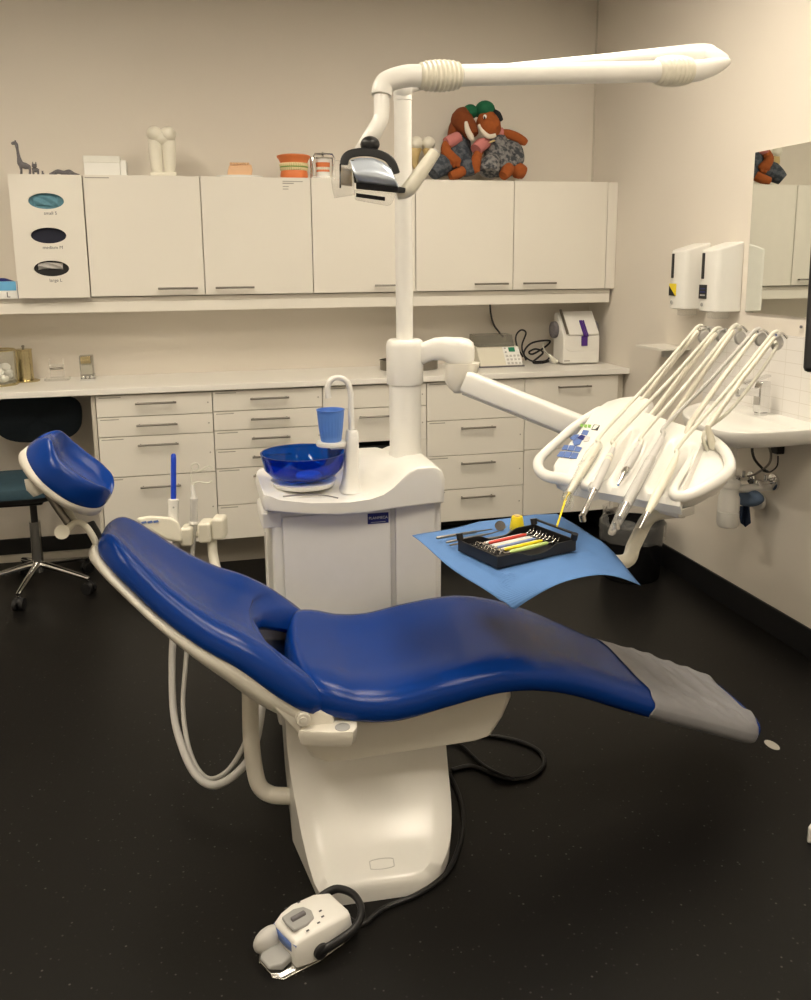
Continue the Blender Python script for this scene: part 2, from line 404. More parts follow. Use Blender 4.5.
# ------------------------------------------------------------------ base cabinets and worktop
YBF = -.1928; BX = -.5366; BT, BBt = .9405, .1803
def zb(u, v): return at_y(u, v, YBF).z
def base_cab(k, lines, label, handles, tags=True, u=213, niche=None):
    x0 = BX+.54*k; x1 = x0+.54
    t = thing('base_cabinet', ((x0+x1)/2, .06, BBt), label, 'cabinet', 'white drawer cabinets hung below the worktop')
    if niche is None: MB().box((x0+.001, YBF+.02, BBt), (x1-.001, YB-.002, BT-.004)).build('body', 'carcass', t, smooth=False)
    else:
        zn = lines[niche]
        MB().box((x0+.001, YBF+.02, zn), (x1-.001, YB-.002, BT-.004)).build('body', 'carcass', t, smooth=False)
        MB().box((x0+.001, YBF, BBt), (x0+.03, YB-.002, zn)).build('side_panel', 'laminate', t, smooth=False)
        MB().box((x1-.03, YBF, BBt), (x1-.001, YB-.002, zn)).build('side_panel', 'laminate', t, smooth=False)
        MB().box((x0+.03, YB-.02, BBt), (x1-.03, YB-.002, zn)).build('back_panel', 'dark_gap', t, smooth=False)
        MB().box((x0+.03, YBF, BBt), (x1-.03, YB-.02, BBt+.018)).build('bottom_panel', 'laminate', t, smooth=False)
        MB().box((x0+.05, YBF+.06, BBt+.018), (x1-.05, YB-.06, zn-.03)).build('dark_box', 'dark_gap', t, bevel=.01)  # plain dark-coloured box and back panel make the niche interior black
    zz = [BT-.006]+lines
    for i in range(len(zz)-1):
        a, b = zz[i+1]+.002, zz[i]-.002
        d = MB().box((x0+.002, YBF, a), (x1-.002, YBF+.0195, b)).build('drawer', 'laminate', t, bevel=.0015)
        if handles[i] == 'h': bar_handle(d, ((x0+x1)/2+.005, YBF, b-.04 if b-a < .2 else b-.05), .19)
        if handles[i] == 'k': MB().cyl((x0+.27, YBF, b-.06), (x0+.27, YBF-.006, b-.06), .006, seg=10).build('lock', 'brushed_steel', d)
        if tags: MB().box((x0+.015, YBF-.0008, b-.012), (x0+(.115 if i % 2 == 0 else .10), YBF-.0001, b-.007)).build('label_strip', 'tag_grey', d, smooth=False)
        MB().cyl((x1-.022, YBF-.0002, (a+b)/2), (x1-.022, YBF-.0012, (a+b)/2), .004, seg=8).build('screw_cap', 'tag_grey', d)
    return t
base_cab(0, [zb(213, 412.8), zb(213, 432.3), zb(213, 471.7), BBt], 'leftmost white drawer cabinet, beside the knee space with the office chair', 'hhhh')
base_cab(1, [zb(213, 412), zb(213, 431.3), zb(213, 450.3), zb(213, 469.3), zb(213, 506.3), BBt], 'white cabinet of six shallow drawers behind the blue rinsing bowl', 'hhhhhk')
base_cab(2, [zb(390, 407), zb(390, 441)], 'white cabinet with open black space below its drawers, behind the column', 'nh', niche=1)
base_cab(3, [zb(523, 416.7), zb(523, 451.4), zb(523, 484.8), BBt], 'white four drawer cabinet between the column and the instrument console', 'nhhh')
base_cab(4, [zb(524, 450.3), BBt], 'rightmost white base cabinet with two deep fronts, under the sealing machine', 'hn', tags=False)
tag(MB().box((XL+.005, -.215, .9405), (XW-.003, YB-.002, .97)).build('worktop', 'laminate_top', bevel=.003), 'long continuous white worktop along the back wall', 'worktop')
tag(MB().box((2.166, YBF+.03, BBt), (2.2185-.012, YB-.014, BT-.003)).build('filler_panel', 'laminate_edge'), 'narrow recessed filler panel between last base cabinet and right wall', 'panel')
tag(MB().box((BX-.022, YBF+.01, BBt), (BX-.002, YB-.014, BT-.003)).build('end_panel', 'laminate_edge', bevel=.002), 'end panel closing the left side of the drawer cabinets at the knee space', 'panel')
tag(MB().box((BX-.001, 0.0, 0), (.543, .016, BBt-.001)).build('plinth_panel', 'plinth_grey', bevel=.001), 'recessed grey plinth panel standing under the two left drawer cabinets', 'panel')

# ------------------------------------------------------------------ figures and models on top of the wall cabinets
TOPZ = ZT+.001
def PT(u, v, y): return at_y(u, v, y)
K5 = 1/182.                      # metres per pixel on that shelf
def sc(p): return p*K5
# giraffe
y = .06; b = PT(24, 175, y).x
m = MB()
m.tube([(b-.028, y, TOPZ+.30), (b-.034, y, TOPZ+.285), (b-.022, y, TOPZ+.275)], [.006, .008, .007], 8)
m.tube([(b-.045, y, TOPZ+.148), (b-.036, y, TOPZ+.152), (b-.027, y, TOPZ+.148)], [.005, .009, .007], 8, smooth=3)
m.bm.free(); m = MB()
m.tube([(b-.043, y, TOPZ+.138), (b-.033, y, TOPZ+.142), (b-.023, y, TOPZ+.139), (b-.019, y, TOPZ+.11), (b-.016, y, TOPZ+.08), (b-.010, y, TOPZ+.050), (b+.012, y, TOPZ+.040), (b+.030, y, TOPZ+.036)],
       [.005, .008, .008, .006, .008, .015, .015, .008], 10, smooth=4)
for dx in (-.012, .026):
    for dy in (-.009, .009): m.tube([(b+dx, y+dy, TOPZ+.04), (b+dx+.002, y+dy, TOPZ+.018), (b+dx, y+dy, TOPZ)], [.006, .0035, .0045], 8)
m.tube([(b-.026, y-.005, TOPZ+.143), (b-.025, y-.008, TOPZ+.155)], [.003, .002], 6).tube([(b-.026, y+.005, TOPZ+.143), (b-.025, y+.008, TOPZ+.155)], [.003, .002], 6)
tag(m.build('giraffe_figurine', 'figure_grey'), 'small dark grey giraffe figurine on top of the glove dispenser', 'figurine')
def small_animal(b, s, label, name):
    m = MB(); m.tube([(b-.020*s, y, TOPZ+.03*s), (b, y, TOPZ+.033*s), (b+.018*s, y, TOPZ+.026*s)], [.013*s, .017*s, .011*s], 10, smooth=3)
    for dx in (-.015, .014):
        for dy in (-.008, .008): m.tube([(b+dx*s, y+dy*s, TOPZ+.025*s), (b+dx*s, y+dy*s, TOPZ)], [.006*s, .005*s], 8)
    m.ell((b-.004*s, y-.012*s, TOPZ+.056*s), .016*s, .013*s, .014*s, seg=12, rings=8)
    for dx in (-.013, .006): m.tube([(b+dx*s, y-.012*s, TOPZ+.062*s), (b+(dx+.001)*s, y-.012*s, TOPZ+.082*s)], [.006*s, .002*s], 6)
    m.tube([(b-.004*s, y-.024*s, TOPZ+.053*s), (b-.004*s, y-.031*s, TOPZ+.05*s)], [.006*s, .004*s], 8)
    tag(m.build(name, 'figure_grey'), label, 'figurine')
small_animal(PT(36, 175, y).x, .72, 'small grey horned animal figurine beside the giraffe', 'goat_figurine')
small_animal(PT(43, 175, y).x, .26, 'tiniest grey animal figurine, just right of the horned one', 'calf_figurine')
b = PT(64, 175, y).x; m = MB()
m.tube([(b-.065, y, TOPZ+.004), (b-.045, y, TOPZ+.010), (b-.025, y, TOPZ+.017), (b, y, TOPZ+.012), (b+.025, y, TOPZ+.017), (b+.045, y, TOPZ+.008), (b+.07, y, TOPZ+.003)], [.004, .009, .011, .010, .011, .008, .003], 10, smooth=4)
for dx in (-.035, .03):
    for s in (-1, 1): m.tube([(b+dx, y+s*.008, TOPZ+.01), (b+dx-.01, y+s*.02, TOPZ+.003)], [.006, .004], 8)
tag(m.build('crocodile_figurine', 'figure_grey'), 'low dark grey crawling reptile figurine on the glove dispenser', 'figurine')
# white open box
y = .05; a = PT(84.5, 175, y); c = PT(120.5, 175, y); cx, w = (a.x+c.x)/2, (c.x-a.x)
m = MB(); m.box((a.x, y, TOPZ), (c.x, y+.13, TOPZ+.085)); m.box((c.x, y+.01, TOPZ), (c.x+.028, y+.13, TOPZ+.075))
t = thing('storage_box', (cx, y+.06, TOPZ), 'white translucent storage box on the cabinet beside the animal figurines', 'box')
m.build('box_body', 'paper', t, bevel=.002)
MB().box((a.x-.002, y-.002, TOPZ+.06), (c.x+.002, y+.132, TOPZ+.092)).build('lid', 'panel_white', t, bevel=.003)
# tall white molar model
y = .06; cx = PT(163.5, 172, y).x; t = thing('molar_model', (cx, y, TOPZ), 'tall cream white molar tooth model with two roots on a plinth', 'tooth model')
MB().box((cx-.062, y-.04, TOPZ), (cx+.062, y+.04, TOPZ+.02)).build('plinth', 'tooth_white', t, bevel=.004)
m = MB()
for s in (-1, 1):
    m.tube([(cx+s*.028, y, TOPZ+.015), (cx+s*.031, y, TOPZ+.05), (cx+s*.032, y, TOPZ+.11), (cx+s*.030, y, TOPZ+.16), (cx+s*.026, y, TOPZ+.185)], [.022, .028, .032, .035, .036], 18, smooth=4, flat=.95)
m.build('roots', 'tooth_white', t)
m = MB()
for s in (-1, 1): m.ell((cx+s*.032, y-.01, TOPZ+.198), .037, .046, .036); m.ell((cx+s*.032, y+.024, TOPZ+.195), .034, .034, .032)
m.ell((cx, y, TOPZ+.182), .060, .045, .036)
m.build('crown', 'tooth_white', t)
# gum model on a white plate
y = .084; cx = PT(239.5, 173, y).x
t = thing('gum_model', (cx, y, TOPZ), 'beige plaster jaw model lying on a white plate', 'dental model')
MB().lathe([(.0, 0), (.112, 0), (.115, .010), (.108, .011), (0, .007)], (cx, y, TOPZ), seg=28, sy=.7).build('plate', 'paper', t)
m = MB(); ring = [(cx+r_*math.cos(a_), y+r_*.8*math.sin(a_)) for a_, r_ in [(2*PI*k/20, .058) for k in range(20)]]
m.loft([[V((cx-.062, y-.04, TOPZ+.006)), V((cx+.055, y-.045, TOPZ+.006)), V((cx+.06, y+.04, TOPZ+.006)), V((cx-.06, y+.04, TOPZ+.006))],
        [V((cx-.060, y-.04, TOPZ+.03)), V((cx+.062, y-.042, TOPZ+.035)), V((cx+.066, y+.04, TOPZ+.035)), V((cx-.055, y+.04, TOPZ+.03))],
        [V((cx-.050, y-.035, TOPZ+.060)), V((cx+.058, y-.038, TOPZ+.064)), V((cx+.064, y+.035, TOPZ+.066)), V((cx-.05, y+.035, TOPZ+.062))]])
m.build('plaster_base', 'plaster', t, bevel=.006)
m = MB()
for k in range(8): m.ell((cx-.042+.012*k, y-.034, TOPZ+.066), .0065, .008, .008, seg=10, rings=6)
m.build('gum_ridge', 'plaster', t)
# orange jaw model
y = .08; cx = PT(294, 170, y).x
t = thing('jaw_model', (cx, y, TOPZ), 'round orange gum jaw model with clenched white teeth', 'dental model')
MB().lathe([(0, 0), (.066, 0), (.070, .012), (.068, .03), (.064, .042), (0, .042)], (cx, y, TOPZ), seg=30).build('lower_gum', 'orange_gum', t)
MB().lathe([(0, .072), (.066, .072), (.072, .086), (.077, .097), (.084, .104), (.085, .111), (.072, .116), (0, .115)], (cx, y, TOPZ), seg=30).build('upper_gum', 'orange_gum', t)
m = MB(); m2 = MB()
for k in range(20):
    a_ = PI*1.0+PI*k/19; q = V((math.cos(a_), math.sin(a_), 0))
    m.ell(V((cx, y, TOPZ+.047))+q*.064, .0068, .0058, .0105, seg=8, rings=6); m2.ell(V((cx, y, TOPZ+.066))+q*.066, .0070, .0060, .0115, seg=8, rings=6)
m.build('lower_teeth', 'tooth_aged', t); m2.build('upper_teeth', 'tooth_aged', t)
MB().lathe([(.060, .0545), (.0715, .0545), (.0715, .0575), (.060, .0575)], (cx, y, TOPZ), seg=30).build('green_bite_band', 'green_led', t)
# articulator
y = .08; cx = PT(323, 170, y).x
t = thing('articulator', (cx, y, TOPZ), 'chrome framed articulator holding a small pink tooth set', 'dental model')
m = MB(); f = .056
m.tube([(cx-f, y-.03, TOPZ+.006), (cx-f, y-.03, TOPZ+.10), (cx-f+.012, y-.03, TOPZ+.122), (cx+f-.012, y-.03, TOPZ+.122), (cx+f, y-.03, TOPZ+.10), (cx+f, y-.03, TOPZ+.006)], .0045, 8)
m.tube([(cx-f, y+.04, TOPZ+.006), (cx-f, y+.04, TOPZ+.11), (cx+f, y+.04, TOPZ+.11), (cx+f, y+.04, TOPZ+.006)], .0045, 8)
m.box((cx-f-.006, y-.045, TOPZ), (cx+f+.006, y+.05, TOPZ+.008)); m.box((cx-.03, y-.03, TOPZ+.10), (cx+.03, y+.03, TOPZ+.106)); m.cyl((cx, y, TOPZ+.1), (cx, y, TOPZ+.135), .006)
m.build('metal_frame', 'chrome', t)
MB().lathe([(0, .008), (.036, .008), (.034, .036), (0, .036)], (cx, y, TOPZ), seg=20, sy=.8).lathe([(0, .07), (.032, .07), (.036, .10), (0, .10)], (cx, y, TOPZ), seg=20, sy=.8).build('stone_base', 'paper', t)
m = MB(); m.lathe([(0, .036), (.034, .036), (.033, .047), (0, .047)], (cx, y, TOPZ), seg=20, sy=.8); m.lathe([(0, .06), (.035, .06), (.037, .082), (0, .082)], (cx, y, TOPZ), seg=20, sy=.8)
m.build('gums', 'orange_gum', t)
m = MB()
for k in range(12):
    a_ = PI+PI*k/11; q = V((math.cos(a_)*.031, math.sin(a_)*.025, 0)); m.ell(V((cx, y, TOPZ+.053))+q, .004, .004, .009, seg=8, rings=6)
m.build('teeth', 'tooth_white', t)
# tooth model with yellow roots behind the lamp
y = .17; cx = PT(422, 165, y).x
t = thing('sectioned_tooth_model', (cx, y, TOPZ), 'yellow rooted molar model with a pale crown behind the lamp handle', 'tooth model')
MB().lathe([(0, 0), (.06, 0), (.06, .01), (.012, .016), (.010, .05), (0, .05)], (cx, y, TOPZ), seg=24).build('stand', 'brushed_steel', t)
m = MB()
for s in (-1, 1): m.tube([(cx+s*.020, y, TOPZ+.05), (cx+s*.038, y, TOPZ+.09), (cx+s*.042, y, TOPZ+.14), (cx+s*.03, y, TOPZ+.18)], [.006, .018, .028, .032], 16, smooth=4)
m.build('roots', 'tooth_yellow', t)
m = MB()
for s in (-1, 1): m.ell((cx+s*.033, y-.012, TOPZ+.20), .036, .036, .034); m.ell((cx+s*.033, y+.022, TOPZ+.20), .034, .032, .03)
m.build('crown', 'tooth_white', t)

# plush toys
def plush(name, label, y, S):
    """S: dict of px shapes; each shape = list of (part, material, kind, data)"""
    base = PT(S['base'][0], 178, y); t = thing(name, (base.x, y, TOPZ), label, 'soft toy')
    def P(u, v, dy=0): q = PT(u, v, y+dy); return q
    for item in S['shapes']:
        part, mm, kind = item[:3]; m = MB()
        if kind == 'ell':
            for (u, v, dy, ru, rv, rd, ang) in item[3]:
                m.ell(P(u, v, dy), ru*K5, rd*K5, rv*K5, R=M.Rotation(math.radians(ang), 3, 'Y'))
        if kind == 'tube':
            for pts in item[3]: m.tube([P(u, v, dy) for u, v, dy, r in pts], [r*K5 for *_, r in pts], 14, smooth=5)
        lo = min(v.co.z for v in m.bm.verts)
        if lo < TOPZ+.0005:
            for v in m.bm.verts: v.co.z = max(v.co.z, TOPZ+.0005)
        m.build(part, mm, t)
    return t
plush('plush_toy', 'brown long snouted plush toy with green cap facing forward, right arm stretched out', .10, dict(base=(503,), shapes=[
    ('body', 'mottled_cloth', 'tube', [[(496, 136, 0, 9), (497, 148, 0, 13), (499, 158, .0, 15), (500, 168, 0, 16), (500, 176, 0, 12)], [(503, 150, .0, 9), (512, 152, -.01, 11), (516, 160, -.03, 8), (511, 166, -.05, 6)]]),
    ('leg', 'mottled_cloth', 'tube', [[(494, 160, -.04, 8), (490, 166, -.09, 10), (489, 173, -.11, 9)]]),
    ('head', 'plush_brown', 'tube', [[(481, 117, .0, 8), (487, 121, -.02, 11), (492, 127, -.05, 10), (497, 131, -.08, 5)]]),
    ('mouth', 'plush_white', 'tube', [[(479, 125, -.055, 1.6), (483, 132, -.075, 2.2), (489, 136.5, -.09, 2.3), (496, 135, -.105, 1.6)]]),
    ('snout', 'plush_brown', 'ell', [(489, 127, -.06, 9.5, 8, 8, 30)]),
    ('eye', 'paper', 'ell', [(485, 117.5, -.065, 1.9, 3, 2, 0), (492, 117, -.06, 1.8, 3, 2, 0)]),
    ('pupil', 'black', 'ell', [(484.6, 118, -.075, .9, 1.6, 1, 0), (491.8, 117.6, -.071, .9, 1.6, 1, 0)]),
    ('cap', 'cap_green', 'ell', [(485, 110, -.01, 9.6, 8.5, 11, 8), (480, 113, 0, 5, 4, 9, 0)]),
    ('cap_visor', 'black_fabric', 'tube', [[(491, 111, -.03, 3), (497, 115, -.05, 4), (501, 121, -.06, 2.4)]]),
    ('arm', 'plush_brown', 'tube', [[(501, 133, -.01, 3.5), (508, 134, -.02, 4.4), (516, 137, -.03, 4.6), (523, 141, -.04, 4.2), (526, 143, -.04, 3)]]),
    ('arm', 'plush_brown', 'tube', [[(481, 148, -.03, 4), (477, 157, -.07, 4.6), (476, 165, -.08, 5.4), (478, 172, -.08, 4)]]),
    ('shirt', 'pink', 'tube', [[(487, 143, -.03, 5), (481, 145, -.05, 6.5), (476, 150, -.07, 6)], [(495, 133, -.02, 4.5), (502, 133, -.02, 5.2)]]),
    ('foot', 'plush_brown', 'tube', [[(509, 167, -.07, 5), (507, 171, -.09, 6.2), (503, 176, -.11, 4.6)]]),
    ('foot', 'plush_brown', 'tube', [[(514, 172, -.04, 6), (519, 171, -.06, 7.8), (524, 173, -.06, 6)]]),
    ('badge', 'tooth_yellow', 'ell', [(492, 141.5, -.083, 3.6, .9, .8, -20)]),
]))
plush('plush_toy', 'darker brown plush toy leaning left behind the other, face turned sideways', .12, dict(base=(456,), shapes=[
    ('body', 'dark_mottled_cloth', 'tube', [[(462, 138, 0, 9), (458, 148, 0, 14), (456, 160, 0, 17), (456, 174, 0, 17)]]),
    ('leg', 'dark_mottled_cloth', 'tube', [[(452, 160, -.03, 9), (441, 166, -.08, 10), (433, 174, -.11, 6)], [(462, 162, -.03, 9), (468, 168, -.07, 9), (470, 175, -.08, 6)]]),
    ('head', 'plush_dark', 'tube', [[(466, 114, .0, 8), (462, 120, -.02, 11), (468, 128, -.05, 9), (473, 136, -.07, 6)], [(462, 118, 0, 8), (456, 128, 0, 7), (452, 138, 0, 5)]]),
    ('mouth', 'plush_white', 'tube', [[(466, 122, -.085, 1.5), (467.5, 130, -.10, 2.6), (471, 137, -.105, 3.0), (473, 140, -.10, 1.6)]]),
    ('cap', 'cap_green', 'ell', [(470, 112, -.01, 7.5, 7, 9, 0)]),
    ('shirt', 'pink', 'tube', [[(458, 138, -.04, 6), (451, 141, -.06, 6), (446, 143, -.07, 5)]]),
    ('arm', 'plush_brown', 'tube', [[(447, 144, -.06, 4.5), (446, 151, -.08, 5), (451, 157, -.10, 5), (455, 161, -.10, 5.2)]]),
    ('hand', 'plush_brown', 'ell', [(454, 160, -.10, 7, 4.5, 5, 10), (450, 163, -.105, 2.2, 3.4, 2.4, 10), (454, 164.5, -.105, 2.2, 3.4, 2.4, 0), (458, 164, -.105, 2.2, 3.2, 2.4, -8)]),
    ('foot', 'plush_brown', 'tube', [[(462, 171, -.09, 5), (457, 174, -.11, 5), (450, 176, -.12, 3.6)]]),
]))

# ------------------------------------------------------------------ worktop items
WZ = .9705
def WP(u, v): return at_z(u, v, WZ)
# cotton jar
c = V((-1.003, .08, WZ)); r = .085
t = thing('glass_jar', c, 'round glass jar filled with white cotton at the left end of the worktop', 'jar')
MB().lathe([(r, .0), (r, .17), (r-.004, .17), (r-.004, .008), (0, .008), (0, 0)], c, seg=32).build('glass_body', 'glass', t)
MB().lathe([(r+.002, 0), (r+.006, .006), (r+.002, .012), (r-.002, .004)], c, seg=32).build('base_ring', 'brass', t)
MB().lathe([(r+.001, .166), (r+.004, .170), (r+.001, .175), (r-.004, .17)], c, seg=32).build('rim', 'brass', t)
m = MB()
random.seed(3)
for k in range(26):
    a_ = random.uniform(0, 2*PI); q = random.uniform(0, .048); m.ell(c+V((q*math.cos(a_), q*math.sin(a_), random.uniform(.03, .09))), .026, .024, .02, seg=10, rings=6)
m.build('cotton', 'cotton', t)
# brass cylinder
c = V((-.85, .19, WZ)); c = V((at_y(25, 370, .19).x, .19, WZ))
t = thing('brass_dispenser', c, 'tall brass cylinder dispenser with a round foot', 'dispenser')
MB().lathe([(0, 0), (.066, 0), (.068, .006), (.05, .012), (.0, .012)], c, seg=32).build('foot', 'brass', t)
MB().lathe([(0, .012), (.040, .012), (.039, .155), (.041, .157), (.041, .163), (0, .163)], c, seg=32).build('cylinder', 'brass', t)
m = MB().cyl(c+V((0, 0, .163)), c+V((0, 0, .172)), .006); m.ell(c+V((0, 0, .175)), .008); m.build('knob', 'brushed_steel', t)
# clear acrylic stand
c = V((at_y(57.5, 375, .2).x, .20, WZ)); t = thing('acrylic_stand', c, 'small clear acrylic stand holding a metal ring', 'stand')
MB().box(c+V((-.058, -.045, 0)), c+V((.058, .045, .012))).build('base', 'clear_plastic', t, bevel=.002)
m = MB().box(c+V((-.034, -.004, .012)), c+V((.034, .004, .045))); m.box(c+V((-.036, -.004, .045)), c+V((-.030, .004, .105))); m.box(c+V((.030, -.004, .045)), c+V((.036, .004, .105))); m.box(c+V((-.034, -.003, .065)), c+V((.034, .003, .08)))
m.build('upright', 'clear_plastic', t)
MB().tube([c+V((.03*math.cos(a_), -.012+.02*math.sin(a_), .06)) for a_ in [2*PI*k/16 for k in range(17)]], .004, 8).build('metal_ring', 'brushed_steel', t)
# gold dispenser
c = V((at_y(88, 375, .16).x, .16, WZ)); t = thing('gold_holder', c, 'upright gold and clear plastic holder right of the acrylic stand', 'holder')
MB().box(c+V((-.034, -.026, .008)), c+V((.030, .026, .125))).build('clear_body', 'smoke_plastic', t, bevel=.003)
MB().box(c+V((-.028, -.028, .085)), c+V((.020, .02, .120))).box(c+V((-.028, -.030, .098)), c+V((.016, -.026, .104))).build('gold_plate', 'brass', t, bevel=.001)
MB().box(c+V((-.028, -.020, .03)), c+V((.022, .02, .08))).build('paper_stack', 'tooth_white', t, bevel=.001)
m = MB().box(c+V((-.036, -.03, 0)), c+V((.036, .03, .008)))
for dx in (-.02, 0, .02): m.ell(c+V((dx, -.026, .016)), .009, .006, .009, seg=10, rings=6)
m.tube([c+V((.026, -.02, .01)), c+V((.034, -.025, .02)), c+V((.036, -.02, .034))], .004, 8)
m.build('chrome_base', 'chrome', t)
# round steel tray behind column
c = V((at_y(409, 366, .12).x, .12, WZ))
tag(MB().lathe([(0, 0), (.158, 0), (.160, .002), (.160, .052), (.164, .054), (.156, .054), (.156, .004), (0, .004)], c, seg=48, sy=.75).build('steel_bowl', 'brushed_steel'), 'low round steel bowl on the worktop behind the column', 'bowl')
# mixing machine with keypad
pa = WP(478, 364); pb = WP(524, 363)
x0, x1 = at_y(478.5, 364, .06).x, at_y(523, 363, .06).x
t = thing('mixing_machine', ((x0+x1)/2, .12, WZ), 'cream mixing machine with a smoked lid and slanted keypad', 'machine')
def side(poly, xa, xb, mb): return mb.prism([(xa, q[0], q[1]) for q in poly], (xb-xa, 0, 0))
m = MB(); side([(.04, WZ+.006), (.26, WZ+.006), (.26, WZ+.115), (.12, WZ+.105)], x0+.006, x1-.006, m); m.build('housing', 'cream_plastic', t, bevel=.006)
MB().box((x0, .035, WZ), (x1+.002, .265, WZ+.008)).build('dark_base', 'figure_grey', t, bevel=.002)
m = MB(); side([(.115, WZ+.107), (.26, WZ+.117), (.26, WZ+.17), (.155, WZ+.168)], x0+.01, x1-.03, m); m.build('smoked_lid', 'smoke_plastic', t, bevel=.004)
N_ = V((0, -.088, .0)).normalized(); d1 = V((0, .08, .099)).normalized(); nn = V((0, -.099, .08)).normalized()
def onf(fx, fz): return V((x0+(x1-x0)*fx, .04, WZ+.006))+d1*(.127*fz)+nn*.0012
m = MB(); m.faces([onf(.60, .05), onf(.97, .05), onf(.97, .98), onf(.60, .98)], [(0, 1, 2, 3)]); m.build('keypad_plate', 'paper', t, solid=.001, smooth=False)
m = MB(); m.obox(onf(.80, .83)+nn*.001, V((1, 0, 0)), d1, nn, .018, .014, .001); m.build('display', 'lcd_green', t, smooth=False)
for i in range(4):
    for j in range(3):
        MB().obox(onf(.66+.085*i, .12+.19*j)+nn*.002, V((1, 0, 0)), d1, nn, .006, .0055, .002).build('key', 'light_grey', t, smooth=False)
for j in (.70, .9): MB().cyl(onf(.655, j), onf(.655, j)+nn*.003, .005, seg=10).build('key', 'grey_plastic', t)
# cables
def W2(u, v, y): return at_y(u, v, y)
tag(MB().tube([W2(490, 304, .30), W2(491, 315, .305), W2(494, 325, .30), W2(499, 332, .27), W2(503, 337, .22)], .0055, 8, smooth=6).build('cable', 'black'), 'black cord dropping from the shelf to the mixing machine', 'cable')
tag(MB().tube([W2(523, 357, .20), W2(517, 346, .22), W2(516, 336, .25), W2(521, 330, .26), W2(526, 333, .25), W2(522, 345, .22), W2(524, 355, .17), W2(532, 361, .14), W2(545, 361, .14), W2(550, 357, .17)], .005, 8, smooth=6).build('cable', 'black'), 'black looped cable standing up just right of the mixing machine', 'cable')
tag(MB().tube([W2(526, 360, .16), W2(524, 352, .2), W2(530, 344, .24), W2(540, 341, .26), W2(550, 341, .27), W2(545, 347, .25), W2(533, 354, .2), W2(529, 352, .2), W2(536, 349, .22), W2(543, 353, .2), W2(533, 362, .13), W2(541, 363, .13), W2(549, 361, .14)], .0055, 8, smooth=6).build('cable', 'black'), 'coiled black cable bundle lying beside the white sealing machine', 'cable')
m = MB().tube([W2(548, 341, .28), W2(543, 344, .26), W2(545, 351, .2), W2(550, 357, .12), W2(555, 361, .09)], .004, 8, smooth=5); m.tube([W2(549, 354, .10), W2(553, 360, .08), W2(557, 362, .08)], [.006, .014, .012], 12)
tag(m.build('white_plug_lead', 'rubber_white'), 'white lead with a white plug beside the black cables', 'cable')
# sealing machine
yb = .03; x0, x1 = at_y(563, 364, yb).x, at_y(599, 366, yb).x; h = .30
t = thing('sealing_machine', ((x0+x1)/2, .1, WZ), 'white sealing machine with black side knobs and purple clasp', 'machine')
m = MB(); side([(yb, WZ+.006), (yb+.145, WZ+.006), (yb+.145, WZ+.27), (yb+.135, WZ+.285), (yb+.11, WZ+.285), (yb, WZ+.155)], x0, x1, m); m.build('housing', 'white_plastic', t, bevel=.008)
dd = V((0, .11, .13)).normalized(); ns = V((0, -.13, .11)).normalized()
c0 = V(((x0+x1)/2+.012, yb, WZ+.155))
MB().obox(c0+dd*.088+ns*.007, V((1, 0, 0)), dd, ns, (x1-x0)/2-.018, .082, .008).build('flap', 'white_plastic', t, bevel=.006)
MB().obox(V((x0+.022, yb, WZ+.155))+dd*.095+ns*.016, V((1, 0, 0)), dd, ns, .007, .085, .004).build('roller', 'brushed_steel', t, bevel=.002)
MB().obox(c0+dd*.045+ns*.018, V((1, 0, 0)), dd, ns, .009, .055, .004).obox(c0+V((.016, 0, 0))+dd*.045+ns*.018, V((1, 0, 0)), dd, ns, .004, .055, .004).box(c0+V((-.016, -.014, -.05)), c0+V((.018, -.001, .005))).build('clasp', 'purple', t, bevel=.002)
MB().prism([(x0+.012, yb-.003, WZ+.09), (x0+.04, yb-.003, WZ+.075), (x1-.04, yb-.003, WZ+.075), (x1-.008, yb-.003, WZ+.09), (x1-.008, yb-.003, WZ+.145), (x0+.012, yb-.003, WZ+.145)], (0, .004, 0)).build('front_cover', 'white_plastic', t, bevel=.002)
for s, xx in ((-1, x0), (1, x1)): MB().lathe([(0, 0), (.046, 0), (.048, .006), (.046, .022), (.03, .028), (0, .028)], (xx+s*.0005, yb+.11, WZ+.19), axis=(s, 0, 0), seg=28).build('side_knob', 'figure_grey', t)
MB().box((x0+.006, yb-.0012, WZ+.02), (x0+.04, yb-.0002, WZ+.026)).build('maker_mark', 'tag_grey', t, smooth=False)

